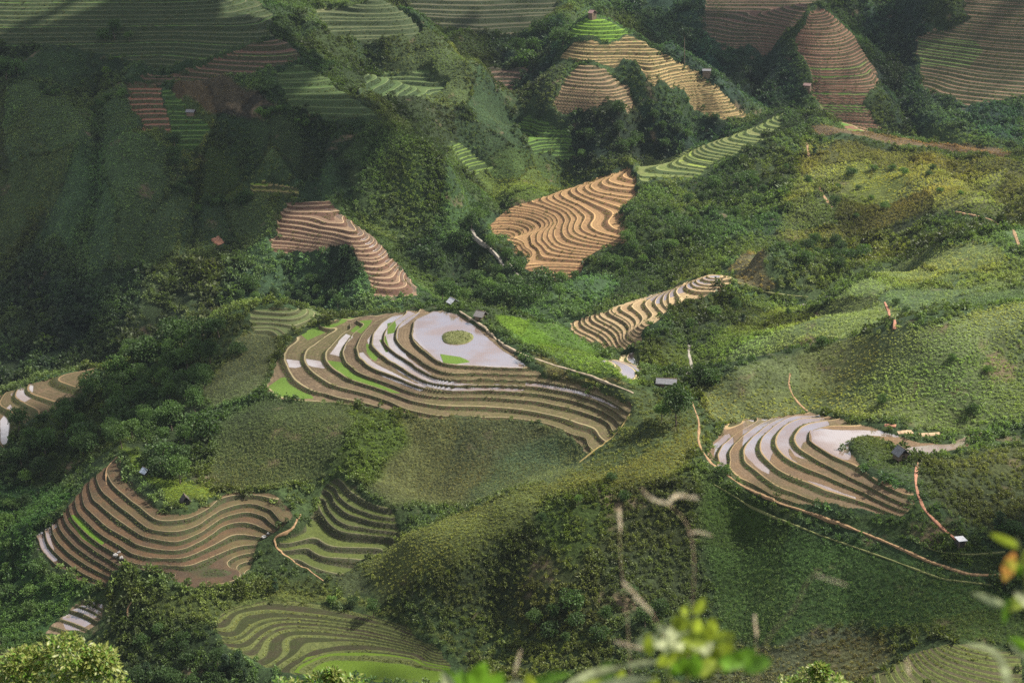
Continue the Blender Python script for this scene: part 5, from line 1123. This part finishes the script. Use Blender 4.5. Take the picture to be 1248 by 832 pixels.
near_shrub('sapling', 835, 3.1, [[(835,870,0),(838,800,0),(845,740,0)], [(820,870,0),(812,810,0),(800,775,0)], [(850,870,0),(868,820,0),(880,790,0)], [(790,880,0),(760,838,0),(745,830,0)]],
  [(ML_Y, 'leaf', spray(836,795,50,32,20,36,19) + [(846,748,858,728,14),(838,752,829,742,16)] + spray(700,838,120,10,9,30,16)), (ML_P, 'leaf', spray(830,792,42,25,10,34,16) + [(690,834,760,812,13),(760,812,806,806,10),(720,838,800,826,14)]), (ML_G, 'leaf', spray(860,818,55,18,12,38,20) + [(735,832,745,806,22),(640,838,700,820,14)])],
  'blurred yellow green leafy sapling at the bottom edge', 'sapling', 21)
near_shrub('sapling', 580, 3.0, [[(580,880,0),(585,840,0)], [(560,880,0),(545,830,0)]], [(ML_G, 'leaf', [(580,848,592,806,34),(600,845,612,818,26),(560,840,540,812,20),(572,846,560,815,16)]), (ML_P, 'leaf', [(552,842,538,818,15),(605,845,640,830,12)])], 'blurred broad green leaves at the bottom edge left of the sapling', 'plant', 22)
near_shrub('sapling', 1240, 2.9, [[(1262,880,0),(1254,780,0),(1248,690,0),(1238,656,0)]],
  [(ML_Y, 'leaf', [(1242,668,1206,650,13),(1240,702,1256,664,26),(1252,730,1226,744,16)]), (ML_O, 'leaf', [(1236,672,1224,708,17)]), (ML_G, 'leaf', [(1228,728,1222,762,15),(1250,700,1232,690,14),(1262,800,1228,776,16)]), (ML_P, 'leaf', [(1228,740,1184,722,10),(1256,740,1236,722,14),(1252,804,1230,776,16)])],
  'blurred young plant with yellow and rusty leaves at the right edge', 'sapling', 23)
t = plant_near('arching_grass', 1230, 3.2, 'long pale grass blade arching at the bottom right corner', 'grass'); Vs, Fs = [], []
ax = curve_px([(1236,900,0),(1232,850,0),(1222,808,0),(1205,790,0),(1178,785,0)], 3.2, 16)
for i in range(len(ax) - 1):
    w = .011 * (1 - (i / 16) ** 2) + .002; o_ = len(Vs); d = ax[i+1] - ax[i]; sd_ = np.cross(d, [0, 1, 0]); sd_ /= np.linalg.norm(sd_)
    for p, ww in ((ax[i], w), (ax[i+1], w * .98)): Vs += [local(t, p - sd_ * ww), local(t, p + sd_ * ww)]
    Fs.append((o_, o_+1, o_+3, o_+2))
leaf_obj('blade', (Vs, Fs), ML_P, t, rg); stem_obj('stem', t, np.array([[0, 0, -.05], local(t, ax[0]) * .5, local(t, ax[0])]), .004, .003, M_STEM)
# leafy shrubs on the slope below
def shrub_near(px, py_top, Y, lobes, n, leaf, mats, label, seed):
    x, _, ztop = at(px, py_top, Y=Y); g = hz(x, Y); t = empty('leafy_shrub', (x, Y, g)); tag(t, label, 'shrub'); rng = np.random.default_rng(seed)
    for k in range(4):
        q = lobes[k % len(lobes)]; c = local(t, at(q[0], q[1], Y=Y)); stem_obj('stem', t, np.array([[.08*k-.1, .05*k, -.2], [c[0]*.4, rng.normal(0,.1), c[2]*.5], [c[0], rng.normal(0,.2), c[2]]]), .05, .012, M_BARK)
    for mi, mat in enumerate(mats):
        Vs, Fs = [], []
        for _ in range(n // len(mats)):
            q = lobes[int(rng.integers(0, len(lobes)))]; c = np.array(at(q[0], q[1], Y=Y)); r = q[2] / FPX * Y
            d = rng.normal(size=3); d /= np.linalg.norm(d); d[2] = abs(d[2]) * 1. if rng.uniform() < .8 else d[2]; p = c + d * r * rng.uniform(.6, 1.04) * np.array([1, 1, .9])
            e = d * .6 + rng.normal(0, .6, 3); e[2] -= .25; e /= np.linalg.norm(e); L_ = leaf * rng.uniform(.6, 1.3); b = local(t, p)
            blade((Vs, Fs), b, b + e * L_, L_ * .42, (rng.normal(0, .5), rng.normal(0, .5), 1), 2)
        leaf_obj('foliage', (Vs, Fs), mat, t, rng)
    return t
shrub_near(70, 770, 26., [(60,832,62),(15,838,48),(110,838,52),(140,860,40),(80,800,34),(30,812,30),(-30,850,50),(120,808,26)], 5200, .13, [M_BUSHY, M_BUSHY, M_BUSHG], 'dense yellow green shrub in the bottom left corner', 31)
shrub_near(990, 806, 27., [(988,832,24),(1015,845,30),(965,846,28),(1000,818,12)], 1300, .12, [M_BUSHG, M_BUSHY], 'small leafy green shrub at the bottom edge right of the middle', 32)
shrub_near(385, 812, 30., [(350,846,26),(390,838,26),(425,846,30),(405,824,12)], 1500, .13, [M_BUSHG, M_BUSHY], 'leafy shrub at the bottom edge in front of the bright green paddy', 33)
# ----------------------------------------------------------------- fair weather clouds that shade parts of the valley
SUN_AZ, SUN_EL = math.radians(72), math.radians(47)
def mat_cloud(name, a):
    s = N(name); d = s.n('ShaderNodeBsdfDiffuse'); d.inputs[0].default_value = (.95, .95, .95, 1); tl = s.n('ShaderNodeBsdfTranslucent'); tl.inputs[0].default_value = (.95, .95, .95, 1)
    m1 = s.n('ShaderNodeMixShader'); m1.inputs[0].default_value = .5; s.t.links.new(d.outputs[0], m1.inputs[1]); s.t.links.new(tl.outputs[0], m1.inputs[2])
    tr = s.n('ShaderNodeBsdfTransparent'); m2 = s.n('ShaderNodeMixShader'); s.put(m2.inputs[0], s.ramp(s.noise(.012, 4., .6).outputs[0], .35, .65, .4 * a, 1.3 * a)); s.t.links.new(tr.outputs[0], m2.inputs[1]); s.t.links.new(m1.outputs[0], m2.inputs[2])
    return s.done(m2.outputs[0])
def cloud(gx, gy, gz, rx, ry, n, mat, label, seed, H=520.):
    k = (H - gz) / math.tan(SUN_EL); c = Vector((gx + k * math.sin(SUN_AZ), gy + k * math.cos(SUN_AZ), H)); rng = np.random.default_rng(seed); bm = bmesh.new()
    for i in range(n):
        a = rng.uniform(0, 6.28); r = math.sqrt(rng.uniform(0, 1)) * .72; rad = rng.uniform(.3, .5) * min(rx, ry)
        b2 = bmesh.new(); bmesh.ops.create_icosphere(b2, subdivisions=3, radius=1.)
        for v in b2.verts:
            q = v.co.copy(); f = 1 + .16 * math.sin(q.x * 5 + i) * math.cos(q.y * 4 - i) + .08 * math.sin(q.z * 9 + q.x * 7); v.co = Vector((q.x * rad * f * 1.1 + rx * r * math.cos(a), q.y * rad * f + ry * r * math.sin(a), q.z * min(40, rad * .5) * f))
        me_ = bpy.data.meshes.new('t'); b2.to_mesh(me_); b2.free(); bm.from_mesh(me_); bpy.data.meshes.remove(me_)
    o = link(bpy.data.objects.new('cloud', bm_mesh('cloud', bm, mat))); o.location = c; tag(o, label, 'cloud', kind='structure')
MC1, MC2 = mat_cloud('cloud_thick', .045), mat_cloud('cloud_thin', .11)
cloud(-320, 900, -220, 230, 270, 16, MC1, 'large cloud shading the big left slope', 1)
cloud(-150, 520, -220, 85, 95, 9, MC2, 'small cloud shading the wood', 2)
cloud(30, 360, -225, 260, 42, 14, MC2, 'long cloud shading the foot of the view', 3)
cloud(330, 1260, -190, 300, 150, 16, mat_cloud('cloud_grey', .17), 'cloud shading the far hills at right', 4)
cloud(0, 1260, -170, 160, 110, 8, MC2, 'cloud shading the far hills in the middle', 5)
EXPO = 1.55; DENOISE = False; HAZE = 0.00009; VSAMP = 'DISTANCE'; HTOP = 90.; HBOT = float(V[:,2].min()) - 1.
# ----------------------------------------------------------------- camera, light, air
cam = bpy.data.cameras.new('camera'); cam.sensor_width = 36.; cam.lens = FPX / 1248 * 36.; cam.clip_start = .1; cam.clip_end = 9000
cam.dof.use_dof = True; cam.dof.focus_distance = 520; cam.dof.aperture_fstop = 2.6
co = link(bpy.data.objects.new('camera', cam)); co.location = (0, 0, 0); co.rotation_euler = (math.radians(90) - PITCH, 0, 0)
SC.camera = co
SUN_AZ, SUN_EL = math.radians(72), math.radians(47)                # azimuth clockwise from +Y
sd = Vector((math.sin(SUN_AZ) * math.cos(SUN_EL), math.cos(SUN_AZ) * math.cos(SUN_EL), math.sin(SUN_EL)))
sl = bpy.data.lights.new('sun', 'SUN'); sl.energy = 5.0; sl.angle = math.radians(.5); sl.color = (1., .94, .84)
so = link(bpy.data.objects.new('sun', sl)); so.rotation_euler = (-sd).to_track_quat('-Z', 'Y').to_euler()
W = bpy.data.worlds.new('World'); SC.world = W; W.use_nodes = True; nt = W.node_tree; nt.nodes.clear()
sky = nt.nodes.new('ShaderNodeTexSky'); sky.sky_type = 'NISHITA'; sky.sun_disc = False; sky.sun_elevation = SUN_EL; sky.sun_rotation = SUN_AZ; sky.altitude = 1200; sky.dust_density = 2.
bg = nt.nodes.new('ShaderNodeBackground'); bg.inputs[1].default_value = .07; wo = nt.nodes.new('ShaderNodeOutputWorld')
# broken bright cloud in the sky
tc = nt.nodes.new('ShaderNodeTexCoord'); nz = nt.nodes.new('ShaderNodeTexNoise'); nz.inputs['Scale'].default_value = 2.6; nz.inputs['Detail'].default_value = 6
mr = nt.nodes.new('ShaderNodeMapRange'); mr.inputs[1].default_value = .36; mr.inputs[2].default_value = .56
mx = nt.nodes.new('ShaderNodeMix'); mx.data_type = 'RGBA'; mx.inputs[7].default_value = (6.5, 6.6, 6.9, 1)
nt.links.new(tc.outputs['Generated'], nz.inputs['Vector']); nt.links.new(nz.outputs[0], mr.inputs[0]); nt.links.new(mr.outputs[0], mx.inputs[0])
nt.links.new(sky.outputs[0], mx.inputs[6]); nt.links.new(mx.outputs[2], bg.inputs[0]); nt.links.new(bg.outputs[0], wo.inputs[0])
vs = SC.view_settings; vs.view_transform = 'Standard'; vs.look = 'None'; vs.exposure = EXPO; vs.gamma = 1; vs.use_curve_mapping = False
SC.cycles.max_bounces = 5; SC.cycles.diffuse_bounces = 2; SC.cycles.glossy_bounces = 2; SC.cycles.transmission_bounces = 2; SC.cycles.volume_bounces = 0; SC.cycles.transparent_max_bounces = 8
SC.cycles.use_denoising = DENOISE
if HAZE > 0:
    bm = bmesh.new(); bmesh.ops.create_cube(bm, size=1.); me = bpy.data.meshes.new('haze'); bm.to_mesh(me); bm.free()
    hb = link(bpy.data.objects.new('haze', me)); x1 = 1.0 * (1800 + YOFF) + 8; hb.location = (0, 868, (HTOP + HBOT) / 2); hb.scale = (2 * x1, 1880, HTOP - HBOT)
    s = N('haze_air'); pv = s.n('ShaderNodeVolumePrincipled'); pv.inputs['Color'].default_value = (.12, .142, .167, 1); pv.inputs['Density'].default_value = HAZE; pv.inputs['Anisotropy'].default_value = 0.
    s.t.links.new(pv.outputs[0], s.out.inputs['Volume']); s.m.cycles.volume_sampling = VSAMP; me.materials.append(s.m); tag(hb, 'thin bluish haze filling the whole valley', 'haze', kind='stuff')
